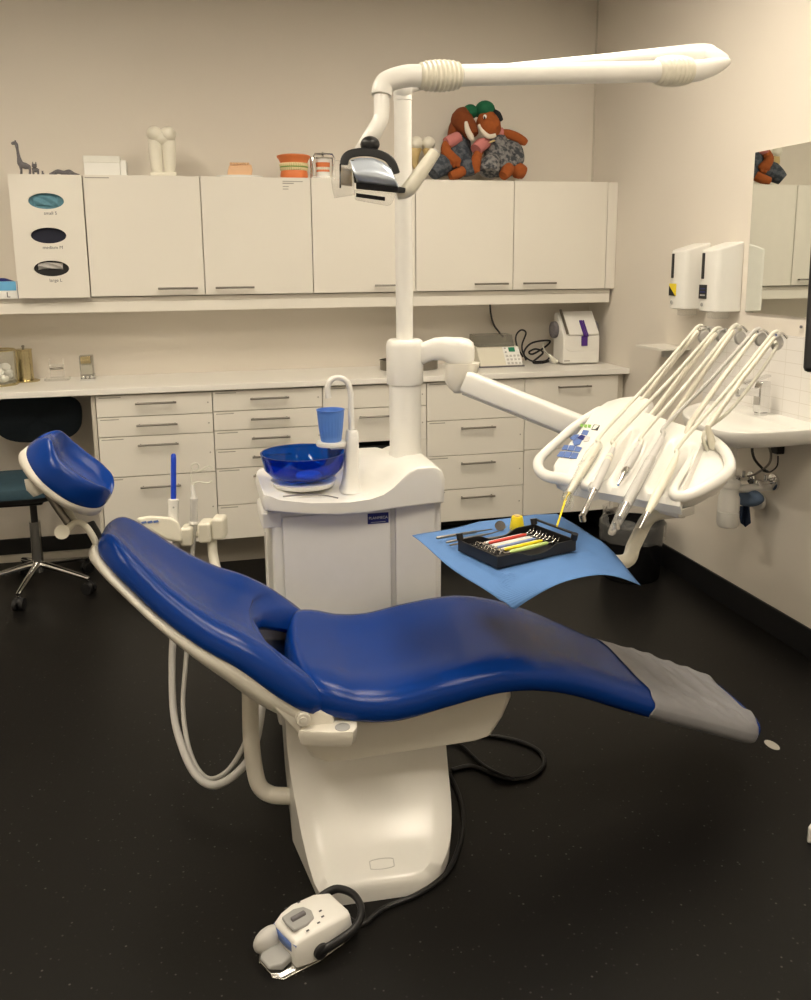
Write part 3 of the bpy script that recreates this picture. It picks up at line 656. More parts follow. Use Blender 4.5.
# ------------------------------------------------------------------ right wall
def dispenser(un, u0, label, mark):
    yn = at_x(un, 280, 2.217).y; yf = yn+.135; z0, z1 = 1.322, 1.588; xf = 2.085; xm = XW-.001
    t = thing('wall_dispenser', (2.16, (yn+yf)/2, z0), label, 'dispenser', 'white soap dispensers on the right wall')
    outl = lambda z, sh: [V((x, y_, z)) for x, y_ in [(xm, yn), (xf+.035, yn), (xf+.012, yn+.010), (xf, yn+.035), (xf-.004, (yn+yf)/2), (xf, yf-.035), (xf+.012, yf-.01), (xf+.035, yf), (xm, yf)]]
    R0 = outl(z0, 0); R1 = outl(z1, 0)
    for p in R1: p.z = z1+.035*(p.x-xf)/.13-.012
    R1i = [V((p.x*.97+2.16*.03, p.y, p.z+.008)) for p in R1]
    MB().loft([R0, R1, R1i]).build('cover', 'white_plastic', t, bevel=.006)
    MB().box((xf-.0065, yf-.060, z0+.14), (xf+.002, yf-.040, z0+.25)).build('level_window', 'black', t, bevel=.003)
    if mark == 'y':
        MB().box((xf-.006, yf-.085, z0+.06), (xf+.0, yf-.03, z0+.115)).build('label', 'yellow', t, smooth=False)
        MB().prism([(xf-.0068, yf-.03, z0+.06), (xf-.0068, yf-.085, z0+.06), (xf-.0068, yf-.03, z0+.105)], (.0005, 0, 0)).build('label_print', 'black', t, smooth=False)
    else:
        MB().box((xf-.006, yf-.085, z0+.055), (xf+.0, yf-.03, z0+.115)).build('label', 'black', t, smooth=False)
        for k in range(3): MB().box((xf-.0068, yf-.078, z0+.068+.014*k), (xf-.0055, yf-.04, z0+.073+.014*k)).build('label_line', 'navy' if k else 'light_grey', t, smooth=False)
    MB().cyl((xf-.004, yf-.055, z0+.03), (xf-.007, yf-.055, z0+.03), .008, seg=12).build('logo_dot', 'grey_plastic', t)
    MB().box((xf+.03, yn+.035, z0-.03), (XW-.03, yf-.045, z0+.002)).build('pump_lever', 'clear_plastic', t, bevel=.004)
dispenser(709, 674, 'farther white wall dispenser with a yellow label', 'y')
dispenser(742, 705, 'nearer white wall dispenser with a black label, next to the mirror', 'b')
# mirror
ym = -1.215; t = None
tag(MB().box((XW-.008, ym-1.0, 1.323), (XW-.001, ym, 1.975)).build('wall_mirror', 'mirror', bevel=.0005, smooth=False), 'frameless rectangular mirror on the right wall above the basin', 'mirror')
# tiled splashback
tag(MB().box((XW-.007, -2.6, .84), (XW-.0005, -.93, 1.245)).build('tiled_splashback', 'tile', smooth=False, origin=(XW, -1.5, .84)), 'white tiled splashback behind the wash basin', 'splashback')
tag(MB().cyl((XW-.007, -1.58, 1.285), (XW-.012, -1.58, 1.285), .006, seg=10).build('wall_screw', 'figure_grey'), 'dark screw in the wall just under the mirror', 'screw')
# little corner shelf
t = thing('soap_shelf', (2.17, -.71, 1.12), 'small thin cream shelf on the right wall beyond the hoses', 'shelf')
MB().box((2.06, -.80, 1.122), (XW-.001, -.56, 1.134)).build('board', 'laminate', t, bevel=.002)
MB().box((2.14, -.70, 1.08), (XW-.001, -.67, 1.122)).build('bracket', 'light_grey', t, bevel=.002)
# basin
t = thing('wash_basin', (2.0, -1.4, .75), 'white wall hung wash basin on the right wall', 'basin')
sz = .925
rimc, _ = spline([V(q+(0,)) for q in [(2.2185, -1.09), (2.14, -1.095), (2.05, -1.13), (1.93, -1.24), (1.845, -1.38), (1.80, -1.53), (1.785, -1.66), (1.81, -1.745), (1.89, -1.79), (2.04, -1.795), (2.2185, -1.78)]], 4)
rim = [(q.x, q.y) for q in rimc]
def rsc(z, k, cx=2.2185, cy=-1.42, kx=None): return [V((cx+(x-cx)*(kx or k), cy+(y_-cy)*k, z)) for x, y_ in rim]
def rin(z, k, cx=1.99, cy=-1.46, off=.045):
    out = []
    for x, y_ in rim: out.append(V((cx+(min(x, 2.10)-cx)*k, cy+(y_-cy)*k, z)))
    return out
rings = [rsc(.842, .42, kx=.55), rsc(.846, .66, kx=.76), rsc(.856, .88, kx=.91), rsc(.874, .96, kx=.97), rsc(.898, .99, kx=.995), rsc(sz-.010, 1), rsc(sz-.003, .998, kx=.996), rsc(sz, .985, kx=.98), rin(sz-.001, .91), rin(sz-.008, .87), rin(sz-.03, .82), rin(sz-.062, .62), rin(sz-.072, .3), rin(sz-.074, .05)]
MB().loft(rings).build('bowl', 'white_plastic', t)
MB().ell(at_z(750, 417, sz-.035), .006, .010, .012, seg=12, rings=8).build('overflow_hole', 'black', t)
# tap
q = V((2.14, at_x(761, 408, 2.14).y, sz)); t = thing('tap', q, 'chrome angular mixer tap on the wash basin', 'tap')
MB().lathe([(0, 0), (.026, 0), (.026, .01), (0, .01)], q).build('foot', 'chrome', t)
MB().loft([[q+V((dx*.024, dy*.022, z)) for dx, dy in ((-1, -1), (1, -1), (1, 1), (-1, 1))] for z in (.01, .11)]+[[q+V((dx*.020+.004, dy*.019, .138)) for dx, dy in ((-1, -1), (1, -1), (1, 1), (-1, 1))]]).build('column', 'chrome', t, bevel=.004)
MB().loft([[q+V((-.015, dy*.017, z)) for dy, z in ((-1, .075), (1, .075), (1, .112), (-1, .112))], [q+V((-.12, dy*.015, z)) for dy, z in ((-1, .088), (1, .088), (1, .112), (-1, .112))]]).build('spout', 'chrome', t, bevel=.003)
MB().cyl(q+V((-.108, 0, .088)), q+V((-.108, 0, .080)), .011).build('aerator', 'grey_plastic', t)
MB().obox(q+V((-.03, 0, .145)), V((.97, 0, .24)), V((0, 1, 0)), V((-.24, 0, .97)), .06, .015, .005).build('lever', 'chrome', t, bevel=.003)
# siphon
q = V((2.02, at_x(729, 500, 2.02).y, 0)); t = thing('basin_siphon', (q.x, q.y, .44), 'white bottle trap siphon hanging below the wash basin', 'pipe')
MB().cyl((q.x, q.y, .65), (q.x, q.y, .845), .019).lathe([(.0, .795), (.03, .795), (.034, .81), (.03, .83), (0, .83)], (q.x, q.y, 0)).build('drain_pipe', 'white_plastic', t)
m = MB().lathe([(0, .435), (.036, .435), (.044, .445), (.044, .50), (.040, .503), (.044, .506), (.042, .56), (.036, .572), (.036, .60), (.040, .604), (.040, .625), (.024, .635), (0, .635)], (q.x, q.y, .03)); m.build('trap_bottle', 'white_plastic', t)
MB().tube([(q.x+.03, q.y, .62), (XW-.002, q.y, .62)], .017, 14).build('outlet_pipe', 'white_plastic', t)
# valves, pipes, power block
for (u, v, lab, r_) in ((774, 482, 'chrome shut-off valve rosette nearest the mirror side, under the basin', .036), (752, 478, 'chrome shut-off valve partly behind the blue cloth', .030)):
    p = at_x(u, v, XW-.001); t = thing('shutoff_valve', p, lab, 'valve', 'shut-off valves under the basin')
    MB().lathe([(0, 0), (r_, 0), (r_*.95, .008), (r_*.6, .014), (0, .015)], p, axis=(-1, 0, 0), seg=28).build('rosette', 'chrome', t)
    m = MB().cyl(p+V((-.012, 0, 0)), p+V((-.06, 0, 0)), .009); m.cyl(p+V((-.042, 0, 0)), p+V((-.042, 0, .035)), .007); m.build('valve_body', 'chrome', t)
    MB().lathe([(0, 0), (.014, 0), (.016, .006), (.012, .018), (0, .02)], p+V((-.06, 0, 0)), axis=(-1, 0, 0), seg=8).build('valve_knob', 'chrome', t)
pb_ = at_x(778, 445, XW-.02)
tag(MB().box(pb_+V((-.018, -.022, -.035)), pb_+V((.0175, .022, .045))).build('power_adapter', 'black', bevel=.004), 'black power adapter box on the wall under the basin', 'adapter')
def X2(u, v, x): return at_x(u, v, x)
tag(MB().tube([X2(764, 443, 2.16), X2(753, 446, 2.13), X2(754, 458, 2.13), X2(762, 468, 2.14), X2(768, 472, 2.15)], .0055, 8, smooth=6).build('supply_hose', 'black'), 'black braided hose curving left under the basin', 'hose')
tag(MB().tube([X2(768, 444, 2.17), X2(771, 455, 2.15), X2(768, 465, 2.14), X2(755, 474, 2.15), X2(748, 476, 2.17)], .005, 8, smooth=6).build('supply_hose', 'brushed_steel'), 'grey steel hose curving down to the left valve', 'hose')
tag(MB().tube([X2(778, 456, 2.195), X2(777, 466, 2.18), X2(770, 472, 2.17), X2(763, 471, 2.17)], .003, 8, smooth=6).build('adapter_cord', 'black'), 'thin black cord hanging from the power adapter', 'cable')
# blue cloth hung on a hook
t = thing('blue_cloth', at_x(752, 500, 2.14), 'grey blue cloth hanging behind the siphon under the basin', 'cloth')
m = MB(); A_ = [(738, 484), (745, 487), (757, 489), (765, 496), (766, 501), (760, 506), (748, 508), (740, 505), (737, 497)]
cc = sum((X2(u, v, 2.12) for u, v in A_), V())/len(A_)
rg = [[X2(u, v, 2.165) for u, v in A_], [X2(u, v, 2.13) for u, v in A_], [cc+(X2(u, v, 2.13)-cc)*.8+V((-.03, 0, 0)) for u, v in A_], [cc+(X2(u, v, 2.13)-cc)*.35+V((-.018, 0, .0)) for u, v in A_]]
m.loft(rg); m.build('bundle', 'cloth_blue', t, sub=1)
MB().grid(lambda a, b: X2(739+10.5*a+1.5*b, 506+21*b-(4*abs(a-.5)*2*b), 2.13-.012*math.sin(6*a+2*b)), 10, 8).build('hanging_strip', 'cloth_dark', t, solid=.003)
tag(MB().lathe([(0, 0), (.018, 0), (.028, .012), (.03, .03), (.022, .042), (0, .046)], at_x(762, 500, XW-.001), axis=(-1, 0, 0), seg=20, sx=1.6, sy=1.3).build('wall_hook', 'white_plastic'), 'round white wall holder carrying the blue cloth', 'hook')
# bin
c = V((1.985, -.74, 0)); t = thing('waste_bin', c, 'round black waste bin with a clear liner under the basin', 'bin')
MB().lathe([(0, .002), (.135, .002), (.140, .01), (.152, .275), (.157, .28), (.148, .28), (.134, .02), (0, .015)], c, seg=48).build('bucket', 'black_gloss', t)
m = MB(); random.seed(5)
def linerp(a, b):
    th = 2*PI*a; w_ = .010*math.sin(th*9)+.007*math.sin(th*17+1)+.012*math.sin(th*4)
    if b < .35: r_ = .160+.004*math.sin(th*11); z = .20+.09*b/.35
    else:
        q = (b-.35)/.65; r_ = .152+w_*q-.012*q; z = .29+(.055+.045*math.sin(th+.6)+.02*math.sin(th*5))*q
    return c+V((r_*math.cos(th), r_*math.sin(th), z))
m.grid(linerp, 96, 10); m.build('clear_liner', 'clear_plastic', t)
m = MB()
for k in range(16):
    a_ = random.uniform(0, 2*PI); q = random.uniform(0, .1); m.ell(c+V((q*math.cos(a_), q*math.sin(a_), .22)), .03, .026, .02, R=Rx(random.uniform(-1, 1)), seg=8, rings=5)
m.build('crumpled_waste', 'black_fabric', t)
# wall monitor at the right edge, on a wall arm
t = thing('wall_monitor', at_d(830, 330, 2.35), 'black monitor cut off by the right edge of the photo', 'monitor')
tl = at_d(812.5, 222, 2.33); bl = at_d(803, 372, 2.33)
upv = (tl-bl).normalized(); rt = V((.72, -.69, 0)); rt = (rt-upv*rt.dot(upv)).normalized(); nf = rt.cross(upv)
mc = bl+upv*.19+rt*.30
MB().obox(mc, rt, upv, nf, .30, .19, .014).build('screen_case', 'black', t, bevel=.012)
MB().obox(mc+nf*.0145, rt, upv, nf, .28, .17, .001).build('screen', 'black_gloss', t, smooth=False)
MB().tube([mc-nf*.01, mc-nf*.09, V((XW-.02, mc.y+.1, mc.z)), V((XW-.001, mc.y+.1, mc.z))], .018, 12).build('wall_arm', 'figure_grey', t)
# white box bottom right
p = at_z(806, 843, 0); t = thing('step_box', p+V((.2, 0, 0)), 'low white plastic box cut off by the right edge of the photo', 'box')
MB().prism([p, p+V((.02, -.02, 0)), p+V((.30, -.16, 0)), p+V((.42, .06, 0)), p+V((.16, .10, 0))], (0, 0, .05)).build('box_body', 'white_plastic', t, bevel=.006)
MB().box(p+V((.16, -.06, .05)), p+V((.34, .06, .065))).build('tread', 'light_grey', t, bevel=.004)

# ------------------------------------------------------------------ office chair in the knee space
c = V((-.855, -.17, 0)); t = thing('office_chair', c, 'dark blue swivel office chair with chrome star base in the knee space', 'chair')
for k in range(5):
    a_ = math.radians(-29+72*k); d = V((math.cos(a_), math.sin(a_), 0)); e_ = c+d*.27
    lg = MB().tube([c+V((0, 0, .125)), c+d*.05+V((0, 0, .122)), c+d*.25+V((0, 0, .082)), e_+V((0, 0, .075))], [.02, .017, .011, .010], 12, smooth=4).build('leg', 'chrome', t)
    w = MB(); pe = V((-d.y, d.x, 0))
    for s in (-1, 1): w.cyl(e_+pe*s*.006+V((0, 0, .0285)), e_+pe*s*.024+V((0, 0, .0285)), .028, seg=20)
    w.cyl(e_+V((0, 0, .03)), e_+V((0, 0, .08)), .006); w.ell(e_+V((0, 0, .04)), .026, .026, .02, seg=12, rings=8)
    w.build('castor', 'black', lg)
MB().cyl(c+V((0, 0, .09)), c+V((0, 0, .33)), .026).cyl(c+V((0, 0, .0)), c+V((0, 0, .0)), .0).build('gas_column', 'chrome', t) if False else MB().cyl(c+V((0, 0, .09)), c+V((0, 0, .34)), .026).build('gas_column', 'chrome', t)
MB().cyl(c+V((0, 0, .34)), c+V((0, 0, .455)), .016).build('piston', 'black', t)
MB().box(c+V((-.16, -.10, .44)), c+V((.06, .10, .465))).build('mechanism', 'black', t, bevel=.01)
sc_ = c+V((-.06, -.02, 0))
def sring(z, k): return [sc_+V((math.copysign(abs(math.cos(a_))**.6, math.cos(a_))*.22*k, math.copysign(abs(math.sin(a_))**.6, math.sin(a_))*.21*k, z)) for a_ in [2*PI*j/36 for j in range(36)]]
MB().loft([sring(.505, .98), sring(.53, 1), sring(.55, .97), sring(.562, .85), sring(.558, .4), sring(.556, .05)]).build('seat', 'stool_blue', t)
MB().loft([sring(.465, .6), sring(.475, .85), sring(.505, .985)]).build('seat_shell', 'black', t)
bc = at_y(38, 419, .02); bc = V((bc.x, .02, bc.z))
def bring(y_, k, k2=1): return [V((bc.x+math.copysign(abs(math.cos(a_))**.62, math.cos(a_))*.205*k*(1+.10*math.sin(a_)), bc.y+y_+.02*math.cos(a_)**2*-1, bc.z+math.copysign(abs(math.sin(a_))**.7, math.sin(a_))*.118*k)) for a_ in [2*PI*j/40 for j in range(40)]]
MB().loft([bring(.0, .05), bring(-.002, .5), bring(-.004, .88), bring(.008, .99), bring(.025, 1), bring(.045, .95), bring(.05, .5), bring(.05, .05)]).build('backrest', 'stool_back', t)
MB().tube([c+V((-.02, .05, .455)), c+V((-.02, .21, .46)), V((bc.x-.0, bc.y+.055, .62)), V((bc.x, bc.y+.052, bc.z))], .014, 12, smooth=5).build('back_stem', 'black', t)

# ------------------------------------------------------------------ treatment unit: cuspidor cabinet with column
YU = -1.95
def U(u, v, dy=0): return at_y(u, v, YU+dy)
cu_ = thing('cuspidor_cabinet', (.385, -1.78, 0), 'white dental unit cabinet with rinsing bowl ledge and thick round column', 'dental unit')
xl, xr = U(273, 560).x, U(443, 560).x; zt = U(390, 507).z+.02
DB = .33
xd0, xd1, xd2 = U(284, 560).x, U(391, 560).x, U(396, 560).x; xe = U(436, 560).x
MB().box((xl, YU+.012, .09), (xr, YU+DB, zt)).build('cabinet_body', 'white_plastic', cu_, bevel=.012)
MB().box((xl+.03, YU+.05, 0), (xr-.03, YU+DB-.03, .09)).build('plinth', 'light_grey', cu_, bevel=.004)
dr = MB().box((xd0, YU-.002, .10), (xd1, YU+.0115, zt-.028)).build('door', 'white_plastic', cu_, bevel=.004)
MB().box((xd2, YU-.001, .10), (xe-.002, YU+.0115, zt-.02)).build('front_panel', 'white_plastic', cu_, bevel=.003)
MB().box((xd1+.001, YU+.004, .10), (xd2-.001, YU+.0118, zt-.02)).build('seam', 'light_grey', cu_, smooth=False)
a_, b_ = U(367.5, 513.6, -.002), U(388.5, 522.5, -.002)
MB().box((a_.x, YU-.0035, b_.z), (b_.x, YU-.0022, a_.z)).build('name_plate', 'navy', dr, smooth=False)
t = MB(); text_mb(t, 'PLANMECA', .0118, ((a_.x+b_.x)/2, YU-.0042, (a_.z+b_.z)/2-.002), (1, 0, 0), (0, 0, 1), align='CENTER'); t.build('lettering', 'paper', dr, smooth=False)
MB().box(((a_.x+.01), YU-.0042, b_.z+.004), ((b_.x-.01), YU-.0037, b_.z+.0055)).build('lettering', 'light_grey', dr, smooth=False)
# left side block with hose outlet
xa, xb = U(262, 520).x, U(283.5, 520).x
MB().box((xa, YU+.01, U(270, 530).z), (xb, YU+.20, zt-.012)).build('side_block', 'white_plastic', cu_, bevel=.008)
# top shell: sloping ledge and raised column block
poly = [(263, 508), (300, 510.5), (335, 511), (365, 509.5), (392, 506), (443, 501), (444, 478), (441, 469), (434, 464), (418, 465), (408, 469), (400, 476), (392, 484), (382, 491), (368, 496), (345, 499), (305, 499.5), (272, 496), (263, 492), (261, 500)]
pts = [U(u, v) for u, v in poly]
def bow(p, yy):
    f_ = max(0, 1-((p.x-(xl+.17))/.28)**2); return V((p.x, yy-.03*f_, p.z))
m = MB(); rings = []
cz = sum(p.z for p in pts)/len(pts); cx = sum(p.x for p in pts)/len(pts)
zblk = U(415, 466).z
for yy, k, kz, g_ in ((YU-.026, .93, .80, 0), (YU-.024, .965, .93, 0), (YU-.018, .99, .985, 0), (YU-.006, 1, 1, 0), (YU+.04, 1, 1, 0), (YU+.09, 1, 1, .15), (YU+.14, 1, 1, .6), (YU+.19, 1, 1, .92), (YU+.24, 1.0, 1, 1), (YU+DB-.05, .985, 1, 1), (YU+DB-.02, .955, .99, 1), (YU+DB, .90, .95, 1), (YU+DB+.008, .82, .8, 1)):
    R_g = []
    for (u, v), p in zip(poly, pts):
        zz = p.z
        if 350 < u < 402 and v < 500: zz = p.z+(zblk-p.z)*g_
        elif 330 < u <= 350 and v < 500: zz = p.z+(zblk-p.z)*g_*.25
        R_g.append(bow(V((cx+(p.x-cx)*k, 0, cz+(zz-cz)*kz)), yy) if yy < YU+.03 else V((cx+(p.x-cx)*k, yy, cz+(zz-cz)*kz)))
    rings.append(R_g)
m.loft(rings); sh = m.build('top_shell', 'white_plastic', cu_, bevel=.010, bseg=3)
# saucer under bowl
YB_ = -1.815
bc = at_y(303, 452, YB_); R_ = .134
ledge = U(320, 499).z
MB().lathe([(0, 0), (.05, 0), (.095, .012), (.105, .028), (.098, .03), (0, .026)], (bc.x, YB_, ledge+.003)).build('saucer', 'white_plastic', cu_)
# column
cxp = .590; cy = -1.75
z_ = lambda v: at_y(404, v, cy).z
MB().lathe([(0, z_(470)), (.066, z_(470)), (.056, z_(456)), (.0525, z_(448)), (.0525, z_(384)), (0, z_(384))], (cxp, cy, 0), seg=40).build('column', 'white_plastic', cu_)
MB().lathe([(0, z_(384)+.001), (.058, z_(384)+.001), (.060, z_(383)+.004), (.0615, z_(346)), (.058, z_(341)), (.050, z_(339)), (0, z_(339))], (cxp, cy, 0), seg=40).build('column_sleeve', 'white_plastic', cu_)
# rinsing bowl
bw = thing('rinsing_bowl', (bc.x, YB_, ledge), 'translucent blue rinsing bowl on the left ledge of the unit', 'bowl')
zr = bc.z
prof = [(.0, ledge+.034), (.072, ledge+.034), (.105, ledge+.050), (.124, zr-.05), (R_, zr-.004), (R_+.001, zr), (R_-.004, zr), (.120, zr-.05), (.101, ledge+.054), (.070, ledge+.038), (0, ledge+.038)]
MB().lathe(prof, (bc.x, YB_, 0), seg=56).build('glass_bowl', 'bowl_glass', bw)
MB().lathe([(0, ledge+.040), (.040, ledge+.040), (.042, ledge+.050), (.036, ledge+.058), (0, ledge+.060)], (bc.x+.012, YB_-.03, 0), seg=28).build('drain_strainer', 'clear_blue', bw)
# cup filler tower (part of the unit)
tq = at_y(353, 470, -1.86); ty = -1.86
zt0 = ledge-.002; ztop = at_y(353, 430, ty).z
m = MB(); rr = []
for f_, wx, wy in ((0, .036, .05), (.06, .030, .042), (.25, .0235, .034), (.7, .021, .030), (.97, .0185, .027), (1, .015, .022)):
    z0_ = zt0+(ztop-zt0)*f_; cxx = at_y(350+3*f_, 470, ty).x
    rr.append([V((cxx+math.copysign(abs(math.cos(q))**.6, math.cos(q))*wx, ty+math.copysign(abs(math.sin(q))**.6, math.sin(q))*wy, z0_)) for q in [2*PI*k/28 for k in range(28)]])
m.loft(rr); m.build('cup_filler_tower', 'white_plastic', cu_)
T_ = lambda u, v: at_y(u, v, ty)
MB().tube([T_(351.5, 431), T_(351, 410), T_(350.5, 393), T_(347, 382), T_(339, 377.5), T_(331, 380), T_(327.5, 388), T_(328.5, 398)], [.0095, .0092, .009, .009, .009, .009, .0092, .0095], 14, smooth=6).build('water_spout', 'white_plastic', cu_)
cc = at_y(331, 443, ty); cupy = ty-.005
MB().lathe([(.030, cc.z-.006), (.046, cc.z-.006), (.048, cc.z), (.046, cc.z+.007), (.030, cc.z+.007), (.028, cc.z)], (cc.x, cupy, 0), seg=32).build('cup_ring', 'white_plastic', cu_)
MB().box((cc.x-.004, ty-.012, cc.z-.02), (tq.x-.002, ty+.012, cc.z-.004)).build('ring_bracket', 'white_plastic', cu_, bevel=.004)
ctop = at_y(331, 409, ty).z
cp_ = thing('plastic_cup', (cc.x, cupy, cc.z), 'light blue ribbed plastic cup in the cup holder under the spout', 'cup')
n_ = 48; m = MB(); rg = []
for z0_, r0, rb in ((cc.z+.0075, .001, 0), (cc.z+.0075, .030, .0), (cc.z+.010, .0315, .0008), (cc.z+.05, .037, .0008), (ctop-.012, .0415, .0008), (ctop-.004, .0425, 0), (ctop-.002, .0445, 0), (ctop, .0445, 0), (ctop, .0415, 0), (cc.z+.012, .029, 0), (cc.z+.011, .001, 0)):
    rg.append([V((cc.x+(r0+rb*(-1)**k)*math.cos(2*PI*k/n_), cupy+(r0+rb*(-1)**k)*math.sin(2*PI*k/n_), z0_)) for k in range(n_)])
m.loft(rg); m.build('cup_wall', 'cup_blue', cp_)
# small lead under the bowl
MB().tube([U(283, 496.5, -.015), U(300, 495, -.03), U(322, 495, -.02), U(338, 498, -.01)], .0022, 6, smooth=5).build('drain_lead', 'figure_grey', cu_)

# ------------------------------------------------------------------ operating lamp on its pole
lp = thing('operating_lamp', (cxp, cy, z_(339)), 'white dental operating lamp on a pole with folded double arm and handle', 'lamp')
ztp = at_y(404, 101, cy).z
MB().cyl((cxp, cy, z_(339)+.0005), (cxp, cy, ztp), .0275, seg=28).build('pole', 'white_plastic', lp)
P0 = V((cxp, cy, ztp+.001))
D = at_d
MB().tube([P0, P0+V((0, 0, .02)), V((cxp+.006, cy-.001, ztp+.045)), D(422, 80.5, 2.86), D(470, 76, 2.82), D(600, 63.5, 2.71), D(695, 54.5, 2.63), D(712, 56, 2.61), D(727, 60.5, 2.595)],
          [.029, .029, .030, .029, .027, .027, .0295, .026, .012], 20, smooth=5).build('rear_arm', 'white_plastic', lp)
MB().tube([D(728, 61.5, 2.59), D(714, 66.5, 2.57), D(698, 70.5, 2.54), D(686, 71.5, 2.52)], [.011, .024, .030, .031], 20, smooth=5).build('elbow', 'white_plastic', lp)
MB().tube([D(658, 71.5, 2.49), D(437+22, 75.5, 2.22)], [.0285, .0262], 24).build('front_arm', 'white_plastic', lp)
def bellows(p, q, r0, r1, n, name='bellows'):
    d = (q-p); ax = d.normalized(); L = d.length; pr_ = []
    for k in range(n*6+1):
        f_ = k/(n*6); pr_.append((r0+(r1-r0)*math.sin(PI*f_)**.5-.0032*(.5+.5*math.cos(2*PI*n*f_)), L*f_))
    return MB().lathe([(0, 0)]+pr_+[(0, L)], p, axis=ax, seg=28).build(name, 'cream_plastic', lp)
bellows(D(690, 71, 2.525), D(656, 71.5, 2.487), .031, .043, 8)
bellows(D(460, 75.6, 2.222), D(419, 76.2, 2.19), .029, .039, 9)
MB().tube([D(420, 76, 2.19), D(408, 76, 2.185), D(396, 78.5, 2.18), D(386, 83, 2.18), D(382.3, 90, 2.18), D(381.5, 95.5, 2.18)], [.027, .027, .0265, .0265, .0262, .025], 20, smooth=5).build('lamp_elbow', 'white_plastic', lp)
MB().tube([D(381.5, 95.5, 2.18), D(381.5, 112, 2.18), D(380, 121, 2.18), D(374, 132, 2.18), D(366, 145, 2.19), D(362, 152, 2.2)], [.0195, .0195, .0195, .02, .02, .02], 18, smooth=5).build('lamp_neck', 'white_plastic', lp)
hd = MB()
LH = lambda u, v, dd=0: D(u, v, 2.2+dd)
hd.ell(LH(370, 144.5, -.03), .024, .026, .020); hood_pts = [(344, 165), (345.5, 158), (352, 153.5), (368, 152), (384, 156), (392, 163), (396, 174)]
def strip(mb, P, d0, d1, th):
    rg = []
    for i, (u, v) in enumerate(P):
        a = LH(u, v, d0); b = LH(u, v, d1)
        u0, v0 = P[max(i-1, 0)]; u1, v1 = P[min(i+1, len(P)-1)]; L = math.hypot(u1-u0, v1-v0); nx, ny = -(v1-v0)/L*th, (u1-u0)/L*th
        rg.append([LH(u-nx, v-ny, d0), LH(u-nx, v-ny, d1), LH(u+nx, v+ny, d1), LH(u+nx, v+ny, d0)])
    return mb.loft(rg)
hP, _ = spline([V((u, v, 0)) for u, v in hood_pts], 4); strip(hd, [(p.x, p.y) for p in hP], -.05, .06, 4.3)
hd.build('hood', 'black', lp, bevel=.003)
# reflector: curved bright shell facing the viewer
top = [(350, 160), (360, 157.5), (373, 158), (383, 162), (391, 168)]; bot = [(357, 182.5), (367, 184), (378, 185.5), (388, 186.5), (398.5, 187)]
m = MB(); m.grid(lambda a, b: (lambda i, f_: LH(*(V((*top[i], 0)).lerp(V((*top[i+1], 0)), f_)*(1-b)+V((*bot[i], 0)).lerp(V((*bot[i+1], 0)), f_)*b).to_2d(), -.052-.03*math.sin(PI*b)*(1-.3*a)-.012*b))(min(int(a*4), 3), a*4-min(int(a*4), 3)), 16, 10)
m.build('reflector', 'reflector', lp, solid=.004)
m = MB(); m.loft([[LH(u, v, d_) for u, v in ((356, 182), (398.5, 187), (398, 193), (356, 189))] for d_ in (-.070, .05)]); m.build('lower_band', 'black_gloss', lp, bevel=.002)
m = MB(); m.loft([[LH(u, v, d_) for u, v in ((351, 160), (356, 160), (358.5, 183), (354, 183))] for d_ in (-.058, .05)]); m.build('reflector_side', 'black_gloss', lp, bevel=.002)
m = MB(); m.loft([[LH(u, v, d_) for u, v in ((354, 189.5), (396, 193.5), (392, 204), (388, 206), (355, 200))] for d_ in (-.062, .045)]); m.build('bulb_housing', 'clear_plastic', lp, bevel=.004)
m = MB(); m.loft([[LH(u, v, d_) for u, v in ((356, 193), (385, 197), (385, 201), (356, 197))] for d_ in (-.066, -.055)]); m.build('lens_slot', 'black_gloss', lp)
m = MB(); m.grid(lambda a, b: LH(334.5+20*a+(-3*math.sin(PI*b))*(1-a), 160+38*b+2*a-5*b*b*a, -.055-.035*math.sin(PI*b)*math.cos(a*1.3)+.03*(1-a)), 10, 12); m.build('glass_shield', 'clear_plastic', lp, solid=.003)
m = MB(); m.grid(lambda a, b: LH(340+12*a, 168+17*b+1.5*a, -.02-.01*math.sin(PI*b)), 6, 6); m.build('amber_filter', 'amber', lp, solid=.003)
m = MB(); m.loft([[LH(u, v, d_) for u, v in ((339.5, 164), (341, 164), (341, 188), (339.5, 188))] for d_ in (-.06, -.03)]); m.build('filter_edge', 'black_gloss', lp)
m = MB(); m.loft([[LH(u, v, d_) for u, v in ((396, 186), (406, 188), (405, 193), (396, 193))] for d_ in (-.04, .02)]); m.build('handle_joint', 'black', lp, bevel=.002)
hh = MB().tube([LH(397, 194, -.02), LH(404, 192.5, -.02), LH(410, 187.5, -.025), LH(417, 178, -.03), LH(426, 165, -.035), LH(435.5, 151.5, -.04)], [.013, .016, .0185, .0175, .0165, .0145], 18, smooth=5).build('handle', 'cream_plastic', lp)
MB().cyl(LH(435.2, 152, -.0405), LH(436.3, 150.3, -.041), .009, seg=14).build('handle_hole', 'light_grey', hh)

